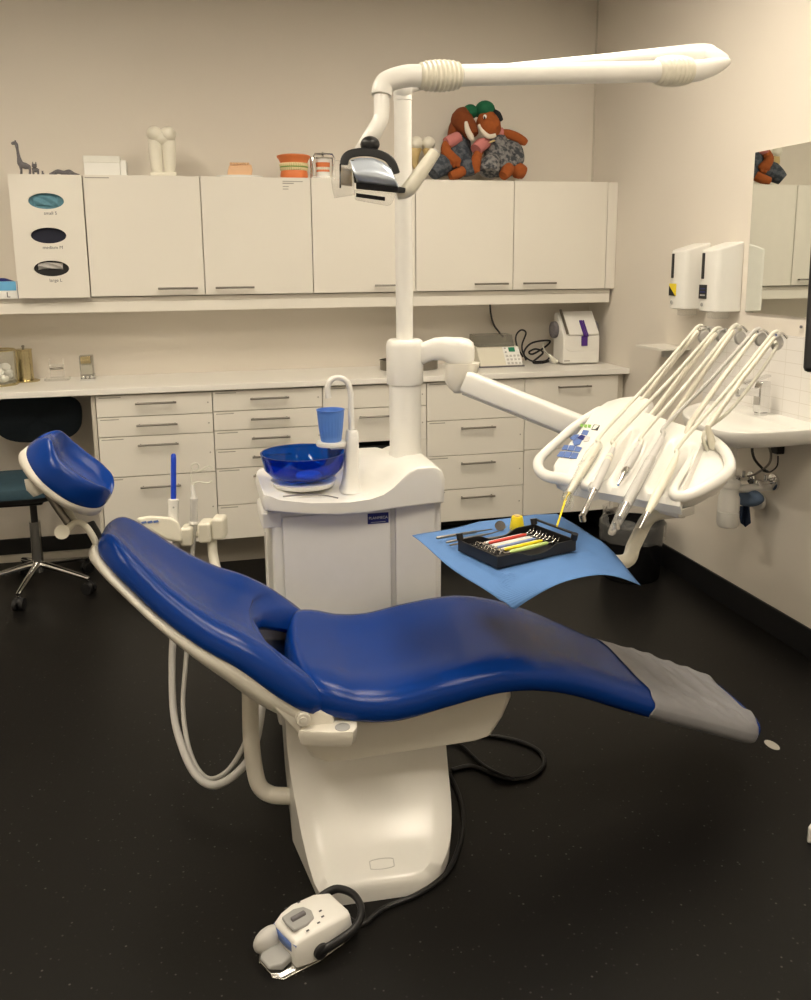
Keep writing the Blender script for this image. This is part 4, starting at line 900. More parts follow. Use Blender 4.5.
# ------------------------------------------------------------------ delivery arm and instrument console
ia = thing('instrument_console', (cxp+.1, cy, z_(384)), 'white instrument console with side handles, hose rods and control panel, on a swing arm', 'dental console')
J = D(462, 350, 2.86)
pS = V((cxp+.045, cy-.01, at_y(410, 354, cy).z))
rings = []
def rrect(c, ax, ay, hx, hy, n=24, p=.45): return [c+ax*(math.copysign(abs(math.cos(q))**p, math.cos(q))*hx)+ay*(math.copysign(abs(math.sin(q))**p, math.sin(q))*hy) for q in [2*PI*k/n for k in range(n)]]
Ud = V((0, 0, 1))
dirx = (J-pS).normalized(); dirx.z = 0; dirx.normalize(); prp = V((-dirx.y, dirx.x, 0))
for f_, dz, hy, hz in ((0, 0, .030, .034), (.12, .002, .032, .036), (.35, .012, .034, .036), (.6, .010, .040, .038), (.78, -.002, .046, .046), (.97, -.006, .047, .047), (1.14, -.010, .043, .043), (1.25, -.014, .03, .034), (1.28, -.015, .012, .02)):
    rings.append(rrect(pS.lerp(J, f_)+V((0, 0, dz)), prp, Ud, hy, hz, p=.6))
MB().loft(rings).build('swing_arm', 'white_plastic', ia)
jc = J.copy(); jc.z = at_d(462, 363, 2.86).z
MB().loft([rrect(V((jc.x, jc.y, jc.z+dz))+dirx*dx, dirx, prp, hx, hy, p=.7) for dz, dx, hx, hy in ((.0, .002, .055, .046), (-.03, .0, .053, .045), (-.055, -.012, .045, .040), (-.082, -.012, .030, .032), (-.098, -.008, .016, .02))]).build('arm_knuckle', 'cream_shell', ia)
A0 = D(464, 381, 2.80)
a_ = math.radians(-68); t_ = math.radians(22)
Ce = V((math.cos(a_), math.sin(a_), 0)); CBh = V((-Ce.y, Ce.x, 0)); CB = CBh*math.cos(t_)+V((0, 0, math.sin(t_))); CN = Ce.cross(CB)
CK = V((.86, -2.26, .97))
def CW(a, b, n=0): return CK+Ce*a+CB*b+CN*n
def cloc(u, v, n=0):
    r = ray(u, v); k = ((CK-CP).dot(CN)+n)/r.dot(CN); P = CP+r*k-CK; return P.dot(Ce), P.dot(CB)
def con(u, v, n=0): a, b = cloc(u, v, n); return CW(a, b, n)
def ca(u, v, a):                       # ray meets the plane a = const of the console
    r = ray(u, v); k = ((CK+Ce*a)-CP).dot(Ce)/r.dot(Ce); return CP+r*k
A1 = con(612, 440, -.115)
bd = (A1-A0).normalized(); bs = bd.cross(Ud).normalized(); bu = bs.cross(bd); bL = (A1-A0).length
MB().loft([rrect(A0+bd*x, bs, bu, hx, hy, p=.42) for x, hx, hy in ((0, .028, .030), (.012, .032, .035), (bL*.5, .033, .036), (bL, .034, .037))]).build('spring_arm', 'white_plastic', ia)
MB().loft([rrect(A0+bd*x-bu*.036, bs, bu, .026, .004, p=.42) for x in (.01, bL-.02)]).build('arm_seam', 'grey_plastic', ia)
# left strip with control panel and dome
lp_px = [(563, 480), (553, 475), (552, 466), (561, 452), (574, 437), (584, 424), (593, 410), (608, 400), (622, 396), (640, 394), (652, 398), (650, 408), (625, 440), (597, 484), (590, 487)]
lpts = [cloc(*p, 0) for p in lp_px]
cxa = sum(p[0] for p in lpts)/len(lpts); cxb = sum(p[1] for p in lpts)/len(lpts)
def shrink(k, n): return [CW(cxa+(a-cxa)*k, cxb+(b-cxb)*k, n) for a, b in lpts]
MB().loft([shrink(.93, -.055), shrink(.99, -.045), shrink(1, -.02), shrink(.985, -.005), shrink(.95, 0), shrink(.6, .001), shrink(.1, .001)]).build('panel_housing', 'white_plastic', ia)
# left handle loop
hl = [(600, 409), (589, 416), (574, 427), (559, 440), (546, 452), (538.5, 461), (539.5, 470), (547, 476), (562, 479), (580, 484), (592, 487)]
MB().tube([con(u, v, -.010) for u, v in hl], [.010, .012, .0135, .014, .014, .0145, .0155, .0165, .017, .017, .015], 16, smooth=5).build('side_handle', 'white_plastic', ia)
# middle body with instrument valleys
fl, fr = cloc(588, 486, -.01), cloc(679, 502, -.01)
bl_, br_ = cloc(640, 412, .0), cloc(706, 434, .0)
val = []
def midp(a, b):
    A_ = V((fl[0]+(fr[0]-fl[0])*a, fl[1]+(fr[1]-fl[1])*a, 0)); B_ = V((bl_[0]+(br_[0]-bl_[0])*a, bl_[1]+(br_[1]-bl_[1])*a, 0)); q = A_.lerp(B_, b)
    v_ = math.cos(2*PI*a*5)                                  # five troughs
    dep = .017*(v_-1)*max(0, math.sin(PI*min(1, (b-.04)/.72)))**.7 if .04 < b < .76 else 0
    nn_ = -.004+dep-.02*(max(0, .10-b)/.10)**2+.008*b
    return CW(q.x, q.y, nn_)
m = MB(); NU, NV = 60, 24
P = [[midp(i/NU, j/NV) for j in range(NV+1)] for i in range(NU+1)]
tv = [[m.bm.verts.new(p) for p in r] for r in P]
bv = [[m.bm.verts.new(p-CN*.042*(1-.45*(1-min(1, j/6)))) for j, p in enumerate(r)] for r in P]
for i in range(NU):
    for j in range(NV):
        m.bm.faces.new((tv[i][j], tv[i+1][j], tv[i+1][j+1], tv[i][j+1])); m.bm.faces.new((bv[i][j], bv[i][j+1], bv[i+1][j+1], bv[i+1][j]))
    m.bm.faces.new((tv[i][0], bv[i][0], bv[i+1][0], tv[i+1][0])); m.bm.faces.new((tv[i][NV], tv[i+1][NV], bv[i+1][NV], bv[i][NV]))
for j in range(NV):
    m.bm.faces.new((tv[0][j], tv[0][j+1], bv[0][j+1], bv[0][j])); m.bm.faces.new((tv[NU][j], bv[NU][j], bv[NU][j+1], tv[NU][j+1]))
m.build('instrument_holder', 'white_plastic', ia)
# right cheek and handle
ck = [(671, 497), (676, 500), (690, 497), (717, 483), (727, 471), (722, 455), (707, 437), (701, 440), (688, 462)]
cps = [cloc(u, v, -.02) for u, v in ck]; ka = sum(p[0] for p in cps)/len(cps); kb = sum(p[1] for p in cps)/len(cps)
MB().loft([[CW(ka+(a-ka)*k, kb+(b-kb)*k, n) for a, b in cps] for k, n in ((.9, -.055), (1, -.045), (1, -.032), (.96, -.024), (.3, -.022))]).build('side_cheek', 'white_plastic', ia)
hr = [(707, 436), (718, 444), (726.5, 454), (730, 466), (725, 475), (712, 484), (697, 492), (683, 497), (674, 495), (675, 486), (684, 471), (695, 454), (706, 437)]
MB().tube([con(u, v, -.012) for u, v in hr], [.012, .0135, .014, .0145, .0155, .0165, .0165, .016, .014, .011, .010, .010, .011], 16, smooth=5).build('side_handle', 'white_plastic', ia)
# underside body and support bracket for tray arm
MB().loft([[CW(a, b, n) for a, b in ((.12, .06), (.40, .06), (.34, .28), (.04, .34))] for n in (-.03, -.070)]).build('lower_body', 'white_plastic', ia, bevel=.015)
# control panel
pn = [con(u, v, .0022) for u, v in ((566, 478), (590, 482.5), (621, 436), (604, 424), (586, 424))]
m = MB(); m.faces(pn, [(0, 1, 2, 3, 4)]); cpn = m.build('control_panel', 'panel_white', ia, solid=.0012, smooth=False)
def ppoly(px, mm, name='button', n=.0034): m = MB(); m.faces([con(u, v, n) for u, v in px], [tuple(range(len(px)))]); return m.build(name, mm, cpn, solid=.0012, smooth=False)
ZX = lambda x, y: (530+x*.14797, 385+y*.14797)
for q in ([(230, 408), (262, 408), (250, 440), (214, 438)], [(268, 408), (308, 412), (294, 447), (254, 442)], [(312, 414), (352, 425), (334, 455), (298, 448)],
          [(205, 448), (240, 448), (218, 486), (180, 480)], [(245, 450), (286, 455), (264, 494), (222, 488)], [(290, 457), (330, 462), (314, 500), (268, 496)]): ppoly([ZX(*p) for p in q], 'panel_blue')
for q, mm in (([(360, 302), (400, 308), (385, 340), (345, 330)], 'panel_blue'), ([(345, 335), (380, 345), (372, 362), (355, 372), (320, 356)], 'navy'), ([(268, 362), (300, 338), (335, 335), (318, 358), (295, 378)], 'panel_blue'),
              ([(378, 345), (408, 352), (398, 380), (362, 386), (362, 372)], 'light_grey'), ([(288, 385), (320, 362), (352, 374), (338, 402), (300, 412)], 'panel_blue')): ppoly([ZX(*p) for p in q], mm)
for k in range(3): ppoly([ZX(342+26*k, 262+3*k), ZX(362+26*k, 264+3*k), ZX(356+26*k, 284+3*k), ZX(338+26*k, 280+3*k)], 'green_led', 'indicator')
ppoly([ZX(432, 266), ZX(472, 272), ZX(456, 306), ZX(414, 300)], 'black', 'indicator'); ppoly([ZX(438, 272), ZX(466, 276), ZX(440, 300), ZX(420, 297)], 'panel_white', 'indicator', .0046)
# whip rods, pivot discs and their hoses, handpieces
tops = [(698, 328), (716, 330), (734, 327.5), (756, 331), (774, 334)]
discs = [(703.5, 337), (721.5, 336), (740, 338), (760.5, 339), (777, 343)]
bases = [(627, 421), (645, 424), (667, 426), (690, 424), (708, 427)]
tails = [(597, 447), (613, 449), (640, 446), (662, 438), (676, 458)]
tips = [(569, 493), (581, 519), (618, 485), (614, 528), (644, 520)]
for i in range(5):
    a0, b0 = cloc(*bases[i], -.0); a0 = .03+.088*i
    pb0 = ca(*bases[i], a0); pt = ca(*tops[i], a0)
    low = CW(a0, .27, -.02)
    rod = MB().tube([low, low.lerp(pb0, .6), pb0, pb0.lerp(pt, .5), pt-V((0, 0, .012))], [.010, .009, .008, .0068, .006], 12, flat=1.3).build('whip_rod', 'cream_plastic', ia)
    dc = ca(*discs[i], a0)
    MB().lathe([(0, -.006), (.018, -.006), (.0205, -.003), (.0205, .003), (.018, .006), (0, .006)], dc, axis=(Ce*.8+V((0, -.5, 0))).normalized(), seg=24, sx=1.05, sy=1).build('pivot_disc', 'light_grey', rod)
    MB().tube([ca(tops[i][0]+2, tops[i][1]+1, a0+.01), ca(tops[i][0]+8, tops[i][1]-1, a0+.01), ca(tops[i][0]+13, tops[i][1]+4, a0+.01)], .0035, 8, smooth=3).build('hose_guide', 'chrome', rod)
hand = [('white dental syringe handpiece, leftmost on the console, wrapped in clear film with yellow tip', 'syringe'), ('slim handpiece with metal head, second from left on the console', 'drill'),
        ('short handpiece with chrome drill chuck, middle of the five on the console', 'micro'), ('long handpiece in clear plastic sleeve, fourth from left on the console', 'sleeve'),
        ('plain cream scaler handpiece, rightmost on the console', 'scaler')]
def seg_(p, q, *f): return [p.lerp(q, x) for x in f]
for i, (lab, kd) in enumerate(hand):
    a0 = .03+.088*i
    n0 = .016; P_ = con(*tails[i], n0); Q_ = con(*tips[i], n0 if i != 3 and i != 1 else .010)
    h = thing('dental_handpiece', P_, lab, 'handpiece', 'handpieces resting on the instrument console')
    L = (Q_-P_).length; d = (Q_-P_).normalized()
    # hose from tail up beside the rod and over its top
    tp = ca(tops[i][0]-1.5, tops[i][1], a0-.012)
    back = P_-d*.05+CN*.012
    mid = back.lerp(tp, .5)+V((0, 0, -.006))
    over = [ca(tops[i][0]+4, tops[i][1]-1.5, a0-.006), ca(discs[i][0]+4, discs[i][1]+2, a0+.004)]
    hose_pts = [P_+d*.004, P_-d*.02+CN*.004, back, mid, tp.lerp(mid, .12), tp]+over
    MB().tube(hose_pts, [.0062, .006, .0055, .0055, .0058, .0062, .006, .0055], 12, smooth=6).build('hose', 'light_grey_rubber' if i == 3 else 'rubber_white', h)
    if i == 4:
        r0_ = ca(775.5, 349, a0+.012); r1_ = ca(704, 433, a0-.01)
        MB().tube([dc5 if False else ca(775, 342, a0+.012), r0_, r0_.lerp(r1_, .33)+V((0, 0, -.02)), r0_.lerp(r1_, .66)+V((0, 0, -.022)), r1_, CW(a0-.01, .26, -.03)], .0048, 10, smooth=5).build('return_hose', 'rubber_white', h)
    if kd == 'syringe':
        MB().tube(seg_(P_, Q_, 0, .05, .6, .9, 1), [.007, .0095, .0095, .008, .006], 16).build('grip', 'cream_plastic', h)
        T2 = Q_+d*.02; e2 = CP+(con(557, 526, 0)-CP)*.985
        MB().tube([Q_, T2, T2.lerp(e2, .5), e2], [.004, .0028, .0026, .0026], 8).build('yellow_tip', 'yellow', h)
        random.seed(11); m = MB()
        for k in range(7):
            o_ = CN*random.uniform(-.012, .014)+Ce*random.uniform(-.016, .018); s_ = P_.lerp(T2, random.uniform(0, .95)); m.tube([s_, s_+o_+d*.02, s_+o_*1.3+d*.05], [.003, .006, .001], 6, smooth=3, flat=.4)
        m.tube([P_.lerp(Q_, -.05), P_.lerp(Q_, .2)+CN*.004, P_.lerp(Q_, .7), Q_, T2+d*.012], [.013, .018, .014, .012, .009], 14, smooth=3)
        m.build('film_wrap', 'clear_plastic', h)
        m = MB()
        for k in range(5): m.tube([Q_+Ce*(.004*k-.006), Q_+Ce*(.006*k-.012)+d*.02+CN*.01*math.sin(k), Q_+Ce*(.007*k-.010)+d*(.035+.006*k)], [.002, .0035, .0015], 6, smooth=3)
        m.build('torn_film', 'glass', h)
    elif kd == 'drill':
        MB().tube(seg_(P_, Q_, 0, .12, .14, .2, .22, .55, .62), [.0075, .0085, .0095, .0095, .0105, .0115, .009], 18).build('grip', 'light_grey', h)
        MB().tube(seg_(P_, Q_, .10, .125, .15, .175, .2), [.0085, .0100, .0092, .0102, .0092], 18).build('coupling', 'cream_plastic', h)
        MB().tube(seg_(P_, Q_, .62, .64, .82, .84, .95), [.0088, .008, .0065, .0078, .007], 16).build('neck', 'steel', h)
        MB().cyl(Q_-d*.012+CN*.004, Q_-d*.008-CN*.012, .0085, seg=16).build('drill_head', 'steel', h)
    elif kd == 'micro':
        MB().tube(seg_(P_, Q_, 0, .1, .12, .55, .6), [.007, .008, .010, .0105, .009], 16).build('grip', 'light_grey', h)
        MB().tube(seg_(P_, Q_, .6, .62, .7, .72, .85, .87, 1), [.009, .0105, .0105, .0065, .0062, .0048, .0035], 16).build('chuck', 'chrome', h)
    elif kd == 'sleeve':
        MB().tube(seg_(P_, Q_, 0, .08, .1, .3, .32, .7, .76), [.007, .0085, .0095, .0105, .0112, .0108, .0085], 18).build('grip', 'light_grey', h)
        MB().tube(seg_(P_, Q_, .76, .78, .9), [.0085, .0078, .0062], 16).build('neck', 'steel', h)
        MB().cyl(Q_-d*.018+CN*.006, Q_-d*.012-CN*.012, .0078, seg=16).build('drill_head', 'steel', h)
        MB().tube(seg_(P_, Q_, .25, .5, .72, .9, 1.05), [.013, .0145, .015, .013, .009], 12, flat=.8).build('clear_sleeve', 'clear_plastic', h)
    else:
        MB().tube(seg_(P_, Q_, -.02, .04, .3, .7, .85, .9), [.0065, .0085, .0105, .0112, .0085, .0065], 18).build('grip', 'cream_plastic', h)
        MB().tube(seg_(P_, Q_, .9, .95, 1.04, 1.12), [.006, .0045, .0022, .0012], 10).build('scaler_tip', 'steel', h)

# ------------------------------------------------------------------ tray with napkin
TZ = .80
tq = [at_z(u, v, TZ) for u, v in ((452, 546), (546, 524), (588, 553), (496, 588))]
tc = sum(tq, V())/4
ex = (tq[1]-tq[0]).normalized(); ey = V((-ex.y, ex.x, 0))
tray = thing('instrument_tray', (tc.x, tc.y, TZ-.02), 'white instrument tray on a bent tube arm, hidden under the blue napkin', 'tray')
def tr(x, y_, z): return tc+ex*x+ey*y_+V((0, 0, z-TZ))
def rr_(hx, hy, z, r=.03): 
    out = []
    for cx_, cy_, q0 in ((hx-r, hy-r, 0), (-hx+r, hy-r, PI/2), (-hx+r, -hy+r, PI), (hx-r, -hy+r, 1.5*PI)):
        for k in range(6): q = q0+k*PI/10; out.append(tr(cx_+r*math.cos(q), cy_+r*math.sin(q), z))
    return out
MB().loft([rr_(.14, .10, TZ-.022), rr_(.143, .103, TZ-.016), rr_(.145, .105, TZ-.010), rr_(.142, .10, TZ-.0105), rr_(.14, .10, TZ-.013)]).build('tray_plate', 'white_plastic', tray)
TD = lambda u, v, d_: D(u, v, d_)
arm_top = con(688, 500, -.085)
tp0 = at_z(626, 561, .748); tp1 = at_z(641, 531, .80)
MB().tube([tr(0, 0, TZ-.032), tr(.07, -.01, TZ-.036), tp0.lerp(tr(.07, 0, TZ-.04), .35), tp0, tp0.lerp(tp1, .5), tp1, at_z(647, 520, .835), at_z(656, 514, .855), at_z(670, 512, .862), at_z(684, 512, .866)], [.012, .014, .0185, .0195, .0195, .0195, .0195, .019, .018, .017], 18, smooth=5).build('tube_arm', 'cream_plastic', tray)
MB().obox(at_z(672, 508, .875), Ce, CBh, V((0, 0, 1)), .05, .035, .014).build('arm_mount', 'white_plastic', tray, bevel=.006)
cp9 = [[at_z(412, 537, .772), at_z(455, 569, .792), at_z(513, 612, .725)],
       [at_z(482, 521, .802), at_z(527, 553, .801), at_z(577, 578, .790)],
       [at_z(557, 512, .798), at_z(604, 545, .795), at_z(641, 584, .735)]]
def lag(t_): return ((1-t_)*(1-2*t_), 4*t_*(1-t_), t_*(2*t_-1))
def nap(a, b):
    A_, B_ = lag(a), lag(b); p = sum((cp9[i][j]*A_[i]*B_[j] for i in range(3) for j in range(3)), V())
    edge = max(abs(a-.5), abs(b-.5))*2
    w_ = max(0, edge-.72)/.28
    p.z += .006*w_*math.sin(9*a+2)*math.sin(8*b+1)+.0012*math.sin(14*a)*math.sin(11*b)
    lim = .8015
    d_ = p-tc; xx, yy_ = abs(d_.dot(ex)), abs(d_.dot(ey))
    dd_ = max(xx-.148, yy_-.108, 0)
    p.z = min(.8015, max(p.z, TZ-.0012-dd_*1.3))
    return p
tag(MB().grid(nap, 48, 36).build('paper_napkin', 'napkin', solid=.0008), 'light blue paper napkin draped with hanging corners over the instrument tray', 'napkin')
NZ = .8035
# cassette
cq = [at_z(463.5, 545.5, NZ), at_z(496, 574, NZ), at_z(571, 557, NZ), at_z(536, 529.5, NZ)]
cx_ = ((cq[2]-cq[1])+(cq[3]-cq[0])).normalized(); cy_ = V((-cx_.y, cx_.x, 0)); c0_ = sum(cq, V())/4; c0_.z = NZ
cl, cw = .128, .083
def ct(x, y_, z): return c0_+cx_*x+cy_*y_+V((0, 0, z))
cas = thing('instrument_cassette', c0_, 'open black instrument cassette on the blue napkin, filled with coloured instruments', 'cassette')
MB().obox(ct(0, 0, .002), cx_, cy_, V((0, 0, 1)), cl, cw, .002).build('bottom', 'black', cas, bevel=.001)
def wall_scal(y_, name):
    pts = []
    for k in range(25):
        f_ = -1+2*k/24; dip = .016*math.exp(-(f_/.38)**4)
        pts.append(ct(f_*cl, y_, .030-dip))
    pts += [ct(cl, y_, 0), ct(-cl, y_, 0)]
    return MB().prism(pts, cy_*.004*(1 if y_ < 0 else -1)).build(name, 'black', cas)
wall_scal(-cw, 'side_wall'); wall_scal(cw, 'side_wall')
for s in (-1, 1): MB().obox(ct(s*(cl-.002), 0, .015), cx_, cy_, V((0, 0, 1)), .002, cw-.004, .015).build('end_wall', 'black', cas, bevel=.001)
for s in (-1, 1):
    m = MB()
    for k in range(11): m.obox(ct(s*(cl-.030), -cw+.012+k*.0142, .010), cx_, cy_, V((0, 0, 1)), .004, .0035, .006)
    m.build('silicone_rack', 'black', cas)
MB().tube([ct(cl-.01, -cw, .036), ct(cl+.004, -cw+.004, .042), ct(cl+.004, cw-.004, .042), ct(cl-.01, cw, .036)], .0042, 10, flat=.8).build('lid_rail', 'black', cas)
for s, q in ((1, cw), (-1, cw), (1, -cw)): MB().cyl(ct(s*(cl-.004), q-.004 if q > 0 else q+.004, .030), ct(s*(cl-.004), q, .046), .009, seg=14).build('hinge', 'black', cas)
cols = [('inst_white', 'thin silver white instrument, rearmost in the cassette', .0028), ('red', 'instrument with thick red handle in the cassette', .0052), ('inst_white', 'white handled instrument between the red and the blue ones', .0032),
        ('tooth_white', 'cream handled instrument just in front of the white one', .0036), ('inst_blue', 'pale blue handled instrument in the cassette', .0036), ('inst_white', 'silver instrument between the blue and yellow handles', .0026), ('yellow', 'instrument with thick yellow handle in the cassette', .0056), ('lime', 'lime green handled instrument, frontmost in the cassette', .0056)]
ypos = [.052, .038, .024, .013, .001, -.012, -.028, -.050]
for k, ((mm, lab, r_), yy_) in enumerate(zip(cols, ypos)):
    zc = .0165+r_; w_ = .012*math.sin(k*2.1); h = thing('dental_instrument', ct(0, yy_, zc), lab, 'instrument', 'instruments lying in the black cassette')
    MB().tube([ct(-.064, yy_, zc), ct(-.058, yy_, zc), ct(0, yy_, zc), ct(.058, yy_+.003, zc), ct(.064, yy_+.003, zc)], [r_*.5, r_*.85, r_, r_*.85, r_*.5], 12).build('handle', mm, h)
    for s in (-1, 1):
        e_ = .003 if s > 0 else 0
        MB().tube([ct(s*.064, yy_+e_, zc), ct(s*.080, yy_+e_, zc), ct(s*.090, yy_+e_, zc+.006), ct(s*.097, yy_+e_, zc-.002), ct(s*.103, yy_+e_, zc+.008+.004*math.sin(k*3+s))], [.0022, .0018, .0014, .0013, .0006], 8, smooth=4).build('working_tip', 'steel', h)
# loose instruments on the napkin
def NP(u, v, dz=0): p = at_z(u, v, NZ); p.z = NZ+dz; return p
h = thing('dental_mirror', NP(470, 535), 'round dental mirror with steel handle lying on the napkin, longest of the loose ones', 'instrument')
a1, a2 = NP(436.5, 539.5, .004), NP(492, 530.5, .004)
MB().tube([a1, a1.lerp(a2, .03), a1.lerp(a2, .7), a1.lerp(a2, .72), a2], [.003, .0042, .0042, .0026, .0016], 12).build('handle', 'brushed_steel', h)
MB().lathe([(0, -.0015), (.014, -.0015), (.015, 0), (.0145, .002), (0, .0022)], NP(500, 530, .012), axis=V((-.25, -.75, .6)), seg=28).build('mirror_disc', 'chrome', h)
h = thing('dental_probe', NP(470, 541), 'thin steel probe lying beside the dental mirror on the napkin', 'instrument')
a1, a2 = NP(446, 544, .004), NP(490, 535, .004)
MB().tube([a1, a1.lerp(a2, .05), a1.lerp(a2, .8), a2, NP(503, 532, .006), NP(508, 528, .010)], [.002, .0032, .0034, .002, .0013, .0006], 10).build('shaft', 'brushed_steel', h)
h = thing('dental_tweezers', NP(470, 546), 'steel tweezers lying on the napkin nearest the black cassette', 'tweezers')
a1, a2 = NP(450, 546.5, .004), NP(490, 539.5, .004)
for s in (-1, 1): MB().tube([a1, a1.lerp(a2, .5)+ey*.005*s, a2+ey*.003*s, NP(506, 536, .004), NP(512, 530.5, .009)], [.003, .0035, .0025, .0018, .0008], 8, smooth=4, flat=.6).build('tweezer_arm', 'brushed_steel', h)
p = NP(517, 529, 0)
h = thing('file_stand', p, 'small yellow tapered sponge block standing on the napkin', 'sponge holder')
MB().lathe([(0, 0), (.0205, 0), (.021, .004), (.016, .034), (.0145, .037), (0, .037)], p+V((0, 0, .0005)), seg=28).build('sponge', 'yellow', h)
MB().lathe([(0, 0), (.0085, 0), (.008, .003), (0, .003)], p+V((0, 0, .0378)), seg=20).build('top_dimple', 'tooth_yellow', h)

# ------------------------------------------------------------------ dental chair
ca_ = math.radians(3); HX = V((math.cos(ca_), -math.sin(ca_), 0)); HY = V((math.sin(ca_), math.cos(ca_), 0)); HO = V((.35, -2.6, 0))
def H(s, t, z): return HO+HX*s+HY*t+V((0, 0, z))
def hp(u, v, t):
    r = ray(u, v); k = ((HO-CP).dot(HY)+t)/r.dot(HY); P = CP+r*k; return (P-HO).dot(HX), P.z
TM = .285
ch = thing('dental_chair', H(.0, TM, 0), 'reclined blue upholstered dental chair on a white base', 'dental chair')
def cr(P, n):
    out = []
    for i in range(n+1):
        x = (len(P)-1)*i/n; k = min(int(x), len(P)-2); f_ = x-k
        p0, p1, p2, p3 = P[max(k-1, 0)], P[k], P[k+1], P[min(k+2, len(P)-1)]
        out.append([.5*((2*b)+(c-a)*f_+(2*a-5*b+4*c-d)*f_**2+(3*b-a-3*c+d)*f_**3) for a, b, c, d in zip(p0, p1, p2, p3)])
    return out
def sstep(a, b, x): x = max(0, min(1, (x-a)/(b-a))); return x*x*(3-2*x)
class Pad:
    """centre line stations [s, z, halfwidth, thickness, bolster]; z is the bottom line"""
    def __init__(s, st, n=64, r0=.07, r1=.07, rt=.035, warp=None, dn=0, kw=1, dome=0, capz=None):
        P = cr(st, n); L = [0]
        for i in range(n): L.append(L[-1]+math.hypot(P[i+1][0]-P[i][0], P[i+1][1]-P[i][1]))
        s.P, s.L, s.n, s.T = P, L, n, L[-1]; s.r0, s.r1, s.rt, s.warp, s.dn, s.kw, s.dome = r0, r1, rt, warp, dn, kw, dome
    def station(s, l):
        l = max(0, min(s.T, l)); i = 0
        while i < s.n-1 and s.L[i+1] < l: i += 1
        f_ = (l-s.L[i])/max(1e-9, s.L[i+1]-s.L[i]); a, b = s.P[i], s.P[i+1]
        q = [x*(1-f_)+y_*f_ for x, y_ in zip(a, b)]
        i0, i1 = max(0, i-1), min(s.n, i+2); dx, dz = s.P[i1][0]-s.P[i0][0], s.P[i1][1]-s.P[i0][1]; d_ = math.hypot(dx, dz)
        return q, (dx/d_, dz/d_)
    def pt(s, l, vv, h):
        (S, Z, w, th, bol), (tx, tz) = s.station(l)
        nx, nz = (-tz, tx) if tx > 0 else (tz, -tx)
        w *= s.kw
        e0, e1 = l, s.T-l; k = 1
        if e0 < s.r0: w -= s.r0*(1-math.sqrt(max(0, 1-(1-e0/s.r0)**2)))
        if e1 < s.r1: w -= s.r1*(1-math.sqrt(max(0, 1-(1-e1/s.r1)**2)))
        e = min(e0, e1)
        if e < s.rt: k = math.sqrt(max(0, 1-(1-e/s.rt)**2))
        off = th/2+h*th/2*k
        if h > -.3: off += (bol*sstep(.30, .92, abs(vv))*sstep(-.3, .8, h)*(.35+.65*k))
        if h < 0 and s.dome: off += h*s.dome*(1-vv*vv)
        sh = s.warp(l/s.T, vv) if s.warp else 0
        off += s.dn
        return H(S+tx*sh+nx*off, TM+w*vv, Z+tz*sh+nz*off)
    def mesh(s, m=44):
        n = s.n; rings = []
        ls = []
        for i in range(13): ls.append(s.rt*1.6*(1-math.cos(i/12*PI/2))**1.0)
        k_ = int((s.T)/.02)
        ls += [s.rt*1.6+(s.T-3.2*s.rt)*i/k_ for i in range(1, k_)]
        ls += [s.T-x for x in ls[:13][::-1]]
        for l in ls:
            R = []
            for j in range(m):
                q = 2*PI*j/m; c_, s_ = math.cos(q), math.sin(q)
                R.append(s.pt(l, math.copysign(abs(c_)**.5, c_), math.copysign(abs(s_)**.75, s_)))
            rings.append(R)
        return MB().loft(rings)
def station_px(lst, th_=None):
    out = []
    for (u, v, w, th, bol) in lst:
        S, Z = hp(u, v, TM-w); out.append([S, Z, w, th, bol])
    return out
# seat and leg rest
seat_st = station_px([(299, 713, .262, .078, .010), (330, 717, .275, .066, .014), (360, 722, .283, .056, .018), (400, 721, .285, .056, .020), (450, 707, .283, .058, .018), (500, 694, .275, .062, .012), (540, 691, .262, .060, .008),
                      (580, 696, .242, .056, .006), (640, 713, .215, .050, .004), (700, 728, .195, .048, .003), (770, 746, .178, .046, .002)])
# raise the left rim a little
for q in seat_st: q[3] += .032
seat = Pad(seat_st, dn=-.028, r0=.075, r1=.09, rt=.030, warp=lambda f_, v_: -.022*(1-v_*v_)*(1-sstep(0, .25, f_)))
st_ = seat.mesh().build('seat_and_leg_rest', 'upholstery', ch)
# backrest (stations from head end to hip end)
back_st = station_px([(92, 552, .130, .060, .010), (108, 566, .148, .062, .012), (130, 588, .172, .062, .014), (160, 617, .205, .062, .016), (200, 648, .242, .062, .020), (240, 671, .268, .062, .026), (280, 700, .285, .064, .030), (327, 727, .286, .060, .028)])
WPB = lambda f_, v_: -.215*(1-abs(v_)**1.9)*sstep(.50, 1, f_)**1.3
back = Pad(back_st, r0=.085, r1=.085, rt=.030, dn=-.018, warp=WPB)
bk = back.mesh().build('backrest', 'upholstery', ch)
for q in back_st: q[3] += .018
shell_st = [[a, b, w, .030+.075*math.exp(-((i-5.6)/1.7)**2), 0] for i, (a, b, w, th, bol) in enumerate(back_st)]
for i, q in enumerate(shell_st):
    g_ = .030*math.exp(-((i-5.4)/1.4)**2); q[0] -= .64*g_; q[1] -= .77*g_
shell = Pad(shell_st, r0=.085, r1=.06, rt=.02, kw=.965, dn=-.036, warp=WPB, dome=.02)
for q in shell_st: pass
shell.mesh().build('backrest_shell', 'cream_shell', ch)
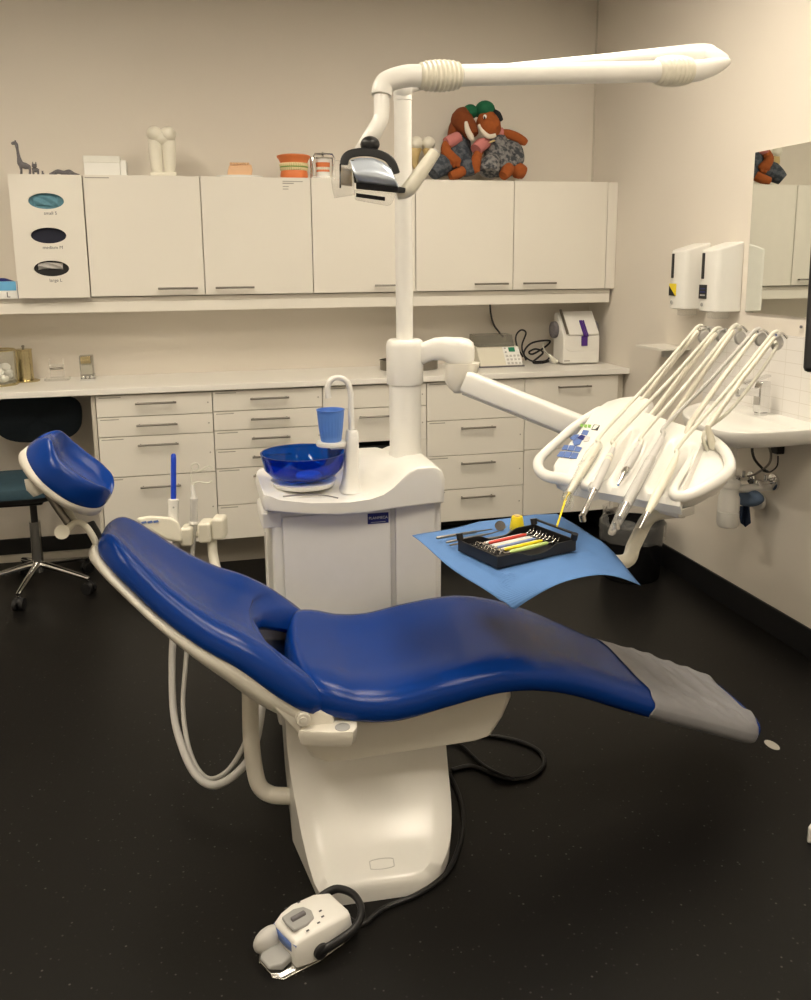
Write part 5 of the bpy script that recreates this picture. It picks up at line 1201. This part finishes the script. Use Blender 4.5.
# headrest
hs0, hz0 = hp(35, 470, TM-.10); 
he = [hp(31, 470, TM-.08), hp(62, 500, TM-.105), hp(100, 520, TM-.08)]
A_ = V((-.866, 1.100, 0)); B_ = V((-.692, .938, 0))
hst = []
for f_, w in ((0, .105), (.25, .125), (.5, .13), (.75, .125), (1, .105)):
    p = A_.lerp(B_, f_); dip = -.012*math.sin(PI*f_); hst.append([p.x+.66*dip, p.y+.75*dip, w, .050, .030])
class HeadPad(Pad):
    def pt(s, l, vv, h):
        p = super().pt(l, vv, h)
        if h > -.3:
            (S, Z, w, th, bol), (tx, tz) = s.station(l); e = abs(2*l/s.T-1); nx, nz = (-tz, tx) if tx > 0 else (tz, -tx)
            p = p+(HX*nx+V((0, 0, nz)))*((.024 if l < s.T/2 else -.006)*sstep(.35, .85, e)*sstep(-.3, .8, h)*(1-.7*sstep(.3, .9, abs(vv)))*(1-sstep(.86, 1, e)))
        return p
hd_ = HeadPad(hst, r0=.10, r1=.10, rt=.030)
hdo = hd_.mesh().build('headrest', 'upholstery', ch)
hsh = Pad([[a, b, w, .036, 0] for a, b, w, th, bol in hst], r0=.10, r1=.10, rt=.03, kw=.97, dn=-.013, dome=.014)
hsh.mesh().build('headrest_shell', 'cream_shell', ch)
# linkage headrest to backrest
q0 = H(*[(lambda s, z: (s, TM, z))(*hp(38, 484, TM))][0]); 
def hq(u, v, t): s_, z0 = hp(u, v, t); return H(s_, t, z0)
MB().tube([hq(37, 478, TM+.005), hq(38, 487, TM), hq(41, 493, TM)], [.030, .028, .020], 16).build('headrest_joint', 'cream_shell', ch)
for dt in (-.022, .022):
    MB().tube([hq(44, 487, TM+dt), hq(57, 507, TM+dt), hq(71, 527, TM+dt)], .0095, 12).build('headrest_rod', 'brushed_steel', ch)
MB().loft([[hq(u, v, TM+t) for u, v in ((50, 490), (57, 487), (78, 520), (70, 526))] for t in (-.012, .012)]).build('rod_cover', 'cream_plastic', ch, bevel=.004)
m = MB()
for dt in (-.03, .03): m.tube([hq(66, 530, TM+dt), hq(75, 523, TM+dt), hq(84, 525, TM+dt), hq(92, 535, TM+dt), hq(98, 548, TM+dt)], .0085, 10, smooth=4)
m.build('hinge_fork', 'cream_plastic', ch)
MB().tube([hq(62, 532, TM-.045), hq(62, 532, TM+.045)], .018, 18).build('hinge_knob', 'cream_plastic', ch)
MB().loft([[hq(u, v, TM+t) for u, v in ((84, 524), (94, 520), (108, 545), (98, 552))] for t in (-.028, .028)]).build('hinge_base', 'black', ch, bevel=.004)
# carriage under the seat
def cpoly(t): return [hq(u, v, t) for u, v in ()]
cs = [hp(u, v, TM-.20) for u, v in ((300, 728), (304, 748), (311, 758), (325, 763), (352, 760), (478, 741), (492, 736), (505, 716), (513, 698), (512, 690), (300, 700))]
cs = [(s_, z0) for s_, z0 in cs]
rg = []
mz = sum(q[1] for q in cs)/len(cs); ms = sum(q[0] for q in cs)/len(cs)
for t, k in ((-.205, .94), (-.195, .985), (-.18, 1), (.18, 1), (.195, .985), (.205, .94)): rg.append([H(ms+(s_-ms)*k, TM+t, mz+(z0-mz)*(k if z0 < mz else 1)) for s_, z0 in cs])
MB().loft(rg).build('seat_carriage', 'cream_shell', ch, bevel=.004)
# armrest stubs both sides
def stub(t0, sgn):
    top = [(298, 731), (303, 724), (325, 719.5), (345, 720.5), (357, 721.5), (357, 727), (353, 732), (330, 732.5)]
    zt_ = hp(330, 727, t0)[1]
    def on(u, v, z0):
        p = at_z(u, v, z0); return p
    P = [on(u, v, zt_) for u, v in top]
    if sgn > 0:
        P = [p+HY*(2*((TM)-(p-HO).dot(HY))) for p in P]
    c_ = sum(P, V())/len(P)
    def sh_(k, dz): return [c_+(p-c_)*k+V((0, 0, dz)) for p in P]
    o = MB().loft([sh_(.78, -.042), sh_(.93, -.034), sh_(1, -.012), sh_(.99, -.002), sh_(.95, 0), sh_(.1, 0)]).build('armrest_socket', 'cream_shell', ch)
    hc = at_z(342.5, 727.5, zt_)
    if sgn > 0: hc = hc+HY*(2*((TM)-(hc-HO).dot(HY)))
    MB().lathe([(0, .0005), (.0185, .0005), (.0185, .0018), (.016, .0018), (.016, .0010), (0, .0010)], hc, seg=28).build('socket_hole', 'grey_plastic', o)
    pc = hq(303, 719, t0+.006)
    if sgn > 0: pc = pc+HY*(2*((TM)-(pc-HO).dot(HY)))
    MB().lathe([(0, -.03), (.018, -.03), (.018, .004), (.016, .006), (0, .006)], pc, axis=-HY*sgn*-1 if sgn > 0 else -HY, seg=30).lathe([(0, .006), (.009, .006), (.008, .008), (0, .008)], pc, axis=-HY if sgn < 0 else HY, seg=20).build('hinge_boss', 'cream_shell', ch)
stub(-.005, -1); stub(-.005, 1)
for ta, tb in ((.012, .06), (2*TM-.06, 2*TM-.012)):
    hbp = [hp(u, v, .012) for u, v in ((262, 694), (285, 700), (312, 708), (334, 716), (336, 742), (306, 742), (290, 726), (276, 712))]
    MB().loft([[H(s_, t, z0) for s_, z0 in hbp] for t in (ta, tb)]).build('hinge_bracket', 'cream_shell', ch, bevel=.008, bseg=3)
# base: sloping glossy foot
front = [(-.196, -.020), (-.190, -.055), (-.16, -.072), (-.02, -.060), (.08, -.035), (.135, .01), (.155, .06)]
rg = []
def brow(t, z0, sl, sr, zl): return None
m = MB()
prof = [(-.072, .022), (-.068, .040), (-.055, .050), (-.02, .062), (.03, .085), (.08, .125), (.13, .180), (.17, .235), (.20, .29), (.24, .34), (.34, .36), (.50, .34), (.56, .22)]
for i, (t, z0) in enumerate(cr(prof, 44)):
    f_ = max(0, min(1, (t+.05)/.25)); sl = -.207-.050*f_; sr = .160+.015*f_
    ins = .0
    if t < .125:
        x = max(.0, (t+.075)/.20); sr -= .145*(1-math.sqrt(1-(1-min(1, x))**2)); sl += .03*(1-math.sqrt(1-(1-min(1, x*3.4))**2))
    row = []
    e_ = .022
    for k in range(15):
        g = k/14; s_ = sl+(sr-sl)*g; dd_ = min(s_-sl, sr-s_); zz = z0-(e_*(1-math.sqrt(max(0, 1-(1-min(1, dd_/e_))**2)))) + .006*math.sin(PI*g)
        row.append(H(s_, t, zz))
    row = [H(sl+.006, t, 0.0)]+row+[H(sr-.006, t, 0.0)]
    rg.append(row)
f0 = [H((-.195+.04), -.058, 0)]
m.loft(rg); bo = m.build('chair_base', 'white_plastic', ch)
sb_ = hq(383, 864, .0)
bc_ = at_z(382, 864, .065)
MB().tube([bc_+HX*(.030*math.copysign(min(1, abs(math.cos(q))*1.5), math.cos(q)))+HY*(.013*math.sin(q))+V((0, 0, .001+.4*.013*math.sin(q))) for q in [2*PI*k/24 for k in range(25)]], .0012, 6).build('base_cap', 'light_grey', ch)
# lift column between base and carriage
MB().loft([rrect(H(-.02, TM+.12, z0), HX, HY, .13, .12) for z0 in (.20, .40)]).build('lift_column', 'cream_shell', ch)
# bent pipe from below the backrest into the base
MB().tube([hq(248, 660, .30), hq(250, 690, .30), hq(251, 735, .28), hq(254, 765, .27), hq(259, 785, .26), hq(270, 794, .25), hq(288, 796, .23), H(-.10, .22, .10)], .0225, 18, smooth=5).build('support_pipe', 'cream_shell', ch)
# clear film over the foot end
random.seed(21)
def film(a, b):
    q = math.radians(222-b*216); c_, s_ = math.cos(q), math.sin(q)
    l = seat.T*(.690+.268*a+.003*math.sin(31*b)*(1-a)+.012*(1-b))
    p = seat.pt(l, math.copysign(abs(c_)**.5, c_), math.copysign(abs(s_)**.75, s_)); c0 = seat.pt(l, 0, 0)
    n_ = (p-c0).normalized()*.3+V((.3, 0, .9))*(1 if s_ > .2 else .0)
    wr = 0
    for k, (fa, fb, ph, am) in enumerate(((9, 15, 1, .5), (17, -11, 2.2, .35), (23, 31, .4, .25))): wr += am*abs(math.sin(fa*a+fb*b+ph))**3
    wr *= .011*sstep(.0, .35, a)*sstep(.25, .5, b)
    p = p+n_.normalized()*(.0035+wr)
    if b > .93: p = p+HY*(.016*math.sin(11*a+2)**2*(b-.93)/.07)+V((0, 0, .008*math.sin(17*a)*(b-.93)/.07))
    return p
tag(MB().grid(film, 70, 70).build('protective_film', 'foot_film', solid=.0006), 'wrinkled translucent grey film stretched over the foot end of the chair', 'cover')

# ------------------------------------------------------------------ assistant instrument holder
hd = 2.93
as_ = thing('assistant_holder', D(190, 560, hd), 'cream arm with instrument rests beside the unit, behind the chair backrest', 'instrument holder')
def AS(u, v, dd=0): return D(u, v, hd+dd)
XR = V((.972, -.236, 0)); ZU = V((0, 0, 1)); YR = V((.236, .972, 0))
def block(u0, v0, u1, v1, dd, dep, name, mm, par, bev=.01):
    c_ = AS((u0+u1)/2, (v0+v1)/2, dd); px = hd/FPX
    return MB().obox(c_, XR, YR, ZU, (u1-u0)/2*px, dep, (v1-v0)/2*px).build(name, mm, par, bevel=bev, bseg=4)
m = MB(); pl = [(136, 518), (150, 515.5), (170, 517), (178, 521), (182, 530), (183, 543), (165, 540), (140, 526)]
m.loft([[AS(u, v, d_) for u, v in pl] for d_ in (-.045, .045)]); m.build('keypad_housing', 'cream_plastic', as_, bevel=.01)
m = MB()
for k in range(3): m.loft([[AS(141+6*k, 522-.5*k, -.0475), AS(146+6*k, 521-.5*k, -.0475), AS(147+6*k, 523-.5*k, -.0475), AS(142+6*k, 524-.5*k, -.0475)], [AS(141+6*k, 522-.5*k, -.045), AS(146+6*k, 521-.5*k, -.045), AS(147+6*k, 523-.5*k, -.045), AS(142+6*k, 524-.5*k, -.045)]])
m.build('keys', 'panel_blue', as_)
block(182, 525, 194, 544, 0, .035, 'instrument_rest', 'cream_plastic', as_)
block(200, 520, 212.5, 541, .0, .035, 'instrument_rest', 'cream_plastic', as_)
block(213, 516, 226, 538, .01, .035, 'instrument_rest', 'cream_plastic', as_)
MB().tube([AS(180, 536, .01), AS(195, 534, .01), AS(222, 528, .01)], .014, 12).build('cross_bar', 'cream_plastic', as_)
MB().tube([AS(212, 538, .02), AS(214, 560, .0), AS(225, 585, -.03), AS(262, 610, -.06), AS(285, 612, -.06)], .016, 14, smooth=5).build('support_arm', 'cream_plastic', as_)
# suction handpiece with blue tip
sp = thing('suction_handpiece', AS(174, 530), 'white suction handpiece with a tall blue tube tip', 'suction handpiece')
MB().tube([AS(173.5, 529), AS(173.5, 524), AS(173.5, 505), AS(173.5, 500), AS(173.5, 499)], [.0145, .0165, .0165, .0185, .016], 20).build('grip', 'white_plastic', sp)
MB().tube([AS(173.5, 503), AS(173.5, 460), AS(173.5, 455), AS(173.5, 453.5)], [.0088, .0088, .0080, .0045], 18).build('blue_tip', 'blue', sp)
MB().cyl(AS(173.5, 507.5, -.0165), AS(173.5, 507.5, -.018), .003).build('button', 'grey_plastic', sp)
MB().tube([AS(174, 529), AS(176, 545), AS(176, 575), AS(174, 620), AS(172, 665, -.02), hq(174, 715, .70), hq(184, 752, .50), hq(198, 777, .40), hq(216, 785, .36), hq(238, 772, .38), hq(254, 748, .42), hq(263, 700, .55), AS(268, 640, -.05), AS(270, 590, 0), AS(268, 532, .02)], [.0115]*15, 14, smooth=6).build('suction_hose', 'light_grey', sp)
sp = thing('saliva_ejector', AS(194, 520), 'slim grey suction handpiece with a curly white wire tip', 'suction handpiece')
MB().tube([AS(194, 535), AS(194, 523), AS(194, 521), AS(194, 503), AS(194, 499), AS(194, 498)], [.008, .009, .0135, .0125, .0135, .009], 18).build('grip', 'light_grey', sp)
MB().tube([AS(194, 524.5), AS(194, 521.5)], .0165, 18).tube([AS(194, 499.5), AS(194, 497)], .0125, 18).build('collar', 'white_plastic', sp)
MB().tube([AS(194, 498), AS(192.5, 488), AS(192.5, 485)], [.009, .0065, .0055], 14).build('nozzle', 'white_plastic', sp)
m = MB().tube([AS(192.5, 486), AS(194, 483.5), AS(199, 482), AS(205, 483), AS(209, 483), AS(212, 481)], .0030, 8, smooth=5)
m.build('wire_tip', 'rubber_white', sp)
MB().tube([AS(191.5, 469.5), AS(194, 471), AS(198, 469), AS(199, 466), AS(197, 463.5), AS(193, 464), AS(191.5, 467), AS(194, 471), AS(200, 471), AS(206, 467), AS(210, 466.5), AS(213, 469)], .0026, 8, smooth=5).tube([AS(191.5, 469.5), AS(190.8, 478), AS(192.5, 486)], .0022, 8, smooth=3).build('curly_wire', 'rubber_white', sp)
MB().tube([AS(194, 535), AS(192, 560), AS(190, 600), AS(186, 660, -.02), hq(183, 705, .72), hq(188, 745, .54), hq(199, 771, .44), hq(213, 779, .40), hq(231, 767, .42), hq(247, 738, .46), hq(257, 700, .58), AS(262, 640, -.03), AS(274, 560, .02), AS(274, 536, .03)], [.0075]*14, 12, smooth=6).build('ejector_hose', 'light_grey_rubber', sp)

# ------------------------------------------------------------------ foot control
F0 = at_z(264, 972, 0); B0 = at_z(344, 925, 0); fd = (F0-B0).normalized(); fs = V((-fd.y, fd.x, 0)); FC = (F0+B0)/2
fp = thing('foot_control', FC, 'white foot control with grey rocker knob and black carrying loop on the floor', 'foot control')
def FP(x, y_, z): return FC+fd*x+fs*y_+V((0, 0, z))
def fr_(x, w, z1, z0=.012, top=.86): return [FP(x, -w, z0), FP(x, w, z0), FP(x, w, z0+(z1-z0)*.55), FP(x, w*top, z1-.006), FP(x, w*top*.8, z1), FP(x, -w*top*.8, z1), FP(x, -w*top, z1-.006), FP(x, -w, z0+(z1-z0)*.55)]
MB().loft([fr_(-.100, .040, .060), fr_(-.096, .052, .070), fr_(-.06, .062, .080), fr_(0, .064, .084), fr_(.030, .060, .080), fr_(.052, .052, .072), fr_(.056, .048, .064)]).build('control_body', 'white_plastic', fp, bevel=.004, bseg=3)
MB().loft([fr_(-.09, .05, .014, 0), fr_(.0, .06, .014, 0), fr_(.09, .050, .010, 0), fr_(.105, .03, .008, 0)]).build('base_plate', 'steel', fp, bevel=.002)
MB().loft([[FP(x, y_, z0) for x, y_ in ((-.012, -.022), (.010, -.030), (.044, -.026), (.047, 0), (.044, .026), (.010, .030), (-.012, .022), (-.020, 0))] for z0 in (.080, .0885)]).build('rocker', 'grey_plastic', fp, bevel=.003)
MB().obox(FP(.016, 0, .090), fd, fs, V((0, 0, 1)), .018, .0055, .005).build('rocker_ridge', 'figure_grey', fp, bevel=.002)
MB().loft([[FP(x, y_, z0) for y_ in (-.045, -.02, .0, .02, .045) for z0 in ()] for x in ()]) if False else None
m = MB(); m.grid(lambda a, b: FP(.0575+.0015-(.006*(2*a-1)**2), -.046+.092*a, .042+.022*b), 8, 2); m.build('blue_band', 'panel_blue', fp, solid=.002)
for dx, dy in ((.02, .044), (-.012, .040), (-.03, .030), (-.036, .012), (-.014, -.044), (.02, -.046)):
    MB().obox(FP(dx, dy, .0845), fd, fs, V((0, 0, 1)), .0035, .0018, .0006).build('marking', 'ink', fp, smooth=False)
# pedal wings and front plate
MB().loft([[FP(.052, y_, z0) for y_, z0 in ((-.030, .016), (.030, .016), (.030, .034), (-.030, .034))], [FP(.085, y_, z0) for y_, z0 in ((-.040, .016), (.040, .016), (.036, .032), (-.036, .032))], [FP(.108, y_, z0) for y_, z0 in ((-.020, .016), (.020, .016), (.018, .024), (-.018, .024))]]).build('front_pedal', 'grey_plastic', fp, bevel=.004)
s_o = 1 if (FP(0, .1, 0)-CP).dot(XR) < (FP(0, -.1, 0)-CP).dot(XR) else -1
MB().ell(FP(.070, s_o*.040, .035), .040, .022, .030, R=M.Rotation(math.atan2(fd.y, fd.x), 3, 'Z')).build('side_pedal', 'light_grey', fp)
loop = [FP(.0, -s_o*.066, .035), FP(-.03, -s_o*.076, .045), FP(-.085, -s_o*.078, .055), FP(-.125, -s_o*.05, .062), FP(-.14, 0, .065), FP(-.125, s_o*.045, .062), FP(-.095, s_o*.062, .050), FP(-.07, s_o*.066, .038)]
MB().tube(loop, .0085, 12, smooth=5, flat=1.3).build('carry_loop', 'black', fp)
MB().lathe([(0, 0), (.018, 0), (.018, .010), (.014, .013), (0, .013)], FP(.0, -s_o*.060, .035), axis=-fs*s_o, seg=20).build('loop_pivot', 'black', fp)
def F(u, v, z=.007): return at_z(u, v, z)
fdl = [FP(-.115, 0, .02), F(362, 924), F(384, 908), F(418, 894), F(447, 872), F(460, 842), F(463, 815), F(458, 792), F(450, 775)]
tag(MB().tube(fdl, .0065, 8, smooth=8).build('foot_control_cable', 'black'), 'black cable curving round the chair base to the foot control', 'cable')
tag(MB().tube([F(452, 770), F(470, 766), F(488, 772), F(506, 778), F(528, 777), F(543, 766), F(541, 753), F(524, 743), F(500, 737), F(478, 735), F(462, 738)], .0065, 8, smooth=8).build('floor_cable', 'black'), 'black cable looping on the floor under the right side of the chair seat', 'cable')
tag(MB().tube([F(515, 780, .008), F(497, 773, .019), F(482, 764, .008), F(472, 755, .008), F(462, 746, .008), F(450, 742, .008), F(430, 744, .008)], .0055, 8, smooth=8).build('floor_cable', 'black') , 'thinner black cable crossing the floor loop towards the chair base', 'cable')
# pale mark on the floor
p = at_z(772, 745, .0003)
tag(MB().lathe([(0, 0), (.022, 0), (.026, .0003), (0, .0006)], p, seg=20, sx=.7, sy=1.2).build('floor_stain', 'tag_grey'), 'small pale stain on the dark floor beyond the foot end', 'stain')

# ------------------------------------------------------------------ world and view
w = bpy.data.worlds.new('world'); scene.world = w; w.use_nodes = True
w.node_tree.nodes['Background'].inputs[0].default_value = (.9, .85, .75, 1); w.node_tree.nodes['Background'].inputs[1].default_value = .05
vs = scene.view_settings; vs.view_transform = 'Standard'; vs.look = 'None'; vs.gamma = 1; vs.use_curve_mapping = False; vs.exposure = 1.2
